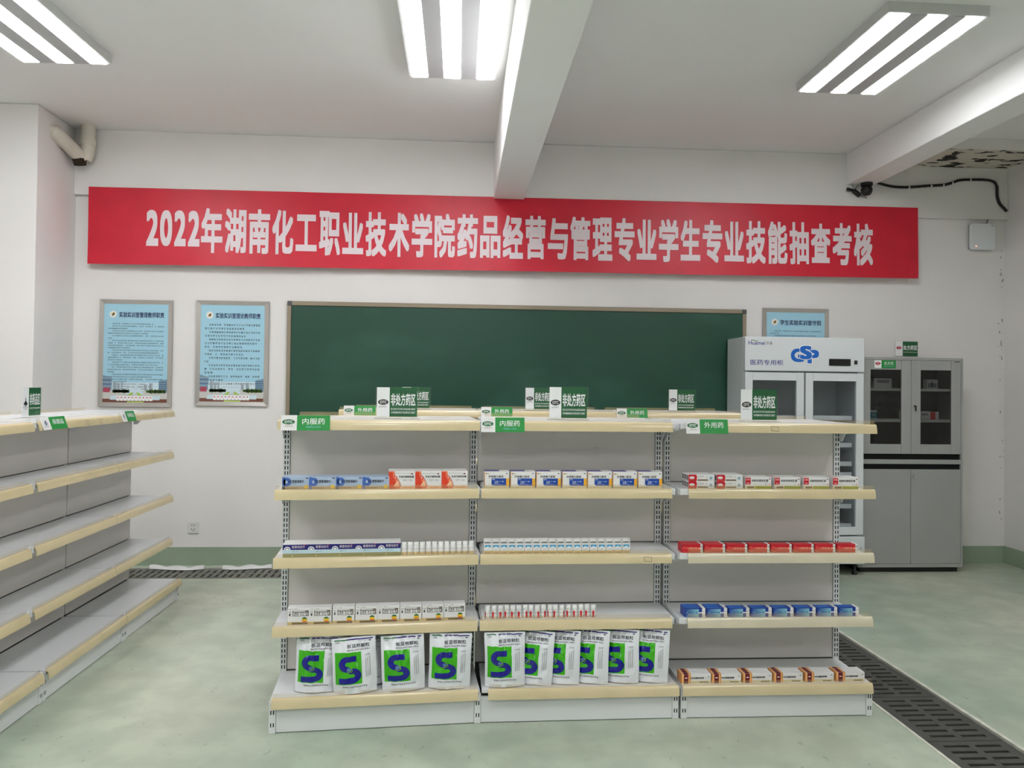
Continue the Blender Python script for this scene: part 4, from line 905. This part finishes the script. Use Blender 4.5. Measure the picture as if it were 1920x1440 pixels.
pts = [ony(*p, 6.868) for p in ((1640, 341), (1660, 347), (1680, 350.5), (1705, 351), (1740, 348.5), (1768, 347), (1785, 343), (1797, 338.5), (1812, 337), (1840, 337), (1856, 338.5), (1866, 343), (1869.5, 352), (1870, 368), (1874, 381), (1882, 390), (1889, 396))]
pts = [Vector((min(p.x, XR-.025), p.y, p.z)) for p in pts]
def smooth(pts, k=4):
    out = []
    for i in range(len(pts)-1):
        p0, p1, p2, p3 = pts[max(i-1, 0)], pts[i], pts[i+1], pts[min(i+2, len(pts)-1)]
        for q in range(k):
            t = q/k; out.append(.5*((2*p1)+(p2-p0)*t+(2*p0-5*p1+4*p2-p3)*t*t+(3*p1-p0-3*p2+p3)*t**3))
    return out+[pts[-1]]
cd = empty('cable_conduit', pts[0]); sp = smooth(pts, 6)
rs = [.0115+.0012*(i % 2) for i in range(len(sp))]
MB().tube([p-pts[0] for p in sp], rs, 'rubber', 8).build('corrugated_tube', cd)
for px, py in ((1704, 351), (1745.5, 348.5), (1768.5, 347), (1785.5, 343), (1819, 337), (1869.5, 346)):
    p = ony(px, py, 6.868)-pts[0]; MB().tube([(p.x-.006, 0, p.z), (p.x+.006, 0, p.z)] if px < 1860 else [(p.x, 0, p.z-.006), (p.x, 0, p.z+.006)], .0138, 'offwhite', 10).build('clip', cd)
tag(cd, 'black corrugated cable conduit clipped along the wall above the router', 'conduit')
c0 = ony(1625, 345, 6.80); cm = empty('dome_camera', (c0.x, 6.80, 3.41))
MB().lathe([(.048, -.028), (.052, -.02), (.052, -.001)], 'black', 20).build('mount', cm)
MB().lathe([(.012, -.115), (.034, -.105), (.047, -.085), (.05, -.06), (.043, -.038), (.03, -.027)], 'black', 20).build('dome', cm)
MB().lathe([(.008, -.1165), (.014, -.1145)], 'chrome', 12).build('lens', cm)
tag(cm, 'black round dome camera under the ceiling beam end', 'camera')
a0 = ony(1602, 362, 6.86); ad = empty('power_adapter', a0)
def V(px, py): return ony(px, py, 6.86)-a0
MB().tube([V(1600, 357), V(1612, 367)], .021, 'black', 6).build('adapter_body', ad)
MB().tube([V(1588, 354), V(1601, 357)], .012, 'rubber', 6).build('plug', ad)
wv = MB(); wv.tube(smooth([V(1590, 354), V(1587, 357), V(1590, 359), V(1598, 357)], 5), .0022, 'rubber', 5); wv.tube(smooth([V(1601, 352), V(1598, 347), V(1593, 343), V(1597, 337), V(1606, 335.5), V(1616, 334)], 5), .0022, 'rubber', 5); wv.tube(smooth([V(1603, 354), V(1610, 346), V(1617, 340)], 5), .0022, 'rubber', 5); wv.tube(smooth([V(1612, 367), V(1620, 370), V(1625, 371.5), V(1622, 368), V(1614, 366)], 5), .0022, 'rubber', 5)
wv.build('wire', ad); tag(ad, 'black power adapter with tangled wires hanging beside the dome camera', 'adapter')
r = empty('wireless_router', (4.632, YW-.002, 2.855)); w, h = .235, .24
B(.012, w-.012, -.022, 0, .012, h-.012, 'dark').build('mount_plate', r)
rb = MB(); out = []
for cx_, cz_, g in ((w-.03, h-.03, 0), (.03, h-.03, 1), (.03, .03, 2), (w-.03, .03, 3)):
    for k in range(6): t_ = math.pi/2*(g+k/5); out.append((cx_+.03*math.cos(t_), cz_+.03*math.sin(t_)))
n = len(out); vs = [(x, -.022, z) for x, z in out]+[(x, -.046, z) for x, z in out]+[(w/2+(x-w/2)*.96, -.052, h/2+(z-h/2)*.96) for x, z in out]
rb.add(vs, [(i, (i+1) % n, n+(i+1) % n, n+i) for i in range(n)]+[(n+i, n+(i+1) % n, 2*n+(i+1) % n, 2*n+i) for i in range(n)]+[tuple(range(2*n, 3*n)), tuple(range(n))[::-1]], 'fridge_white'); rb.build('shell', r)
mat('led', (255, 120, 90), .4, emit=2.5); MB().ell(lambda a, b: (a, -.0525, b), .05, .03, .007, .0035, 'led', 10).build('status_light', r); MB().quad(lambda a, b: (a, -.0525, b), w-.045, h-.022, w-.02, h-.017, 'grey_dark').build('maker_mark', r)
tag(r, 'white square wireless router with a red status light on the wall', 'router')
k0 = ony(1849, 419, 6.90); cb_ = smooth([ony(*p, 6.90)-k0 for p in ((1849, 422), (1852, 414), (1862, 402), (1875, 391), (1886, 383))], 5); cb_ = [Vector((min(p.x, XR-.012-k0.x), p.y, p.z)) for p in cb_]
o = MB().tube(cb_, .0035, 'dark', 6).build('router_cable'); o.location = k0; tag(o, 'thin dark cable rising from the router to the conduit end', 'cable')
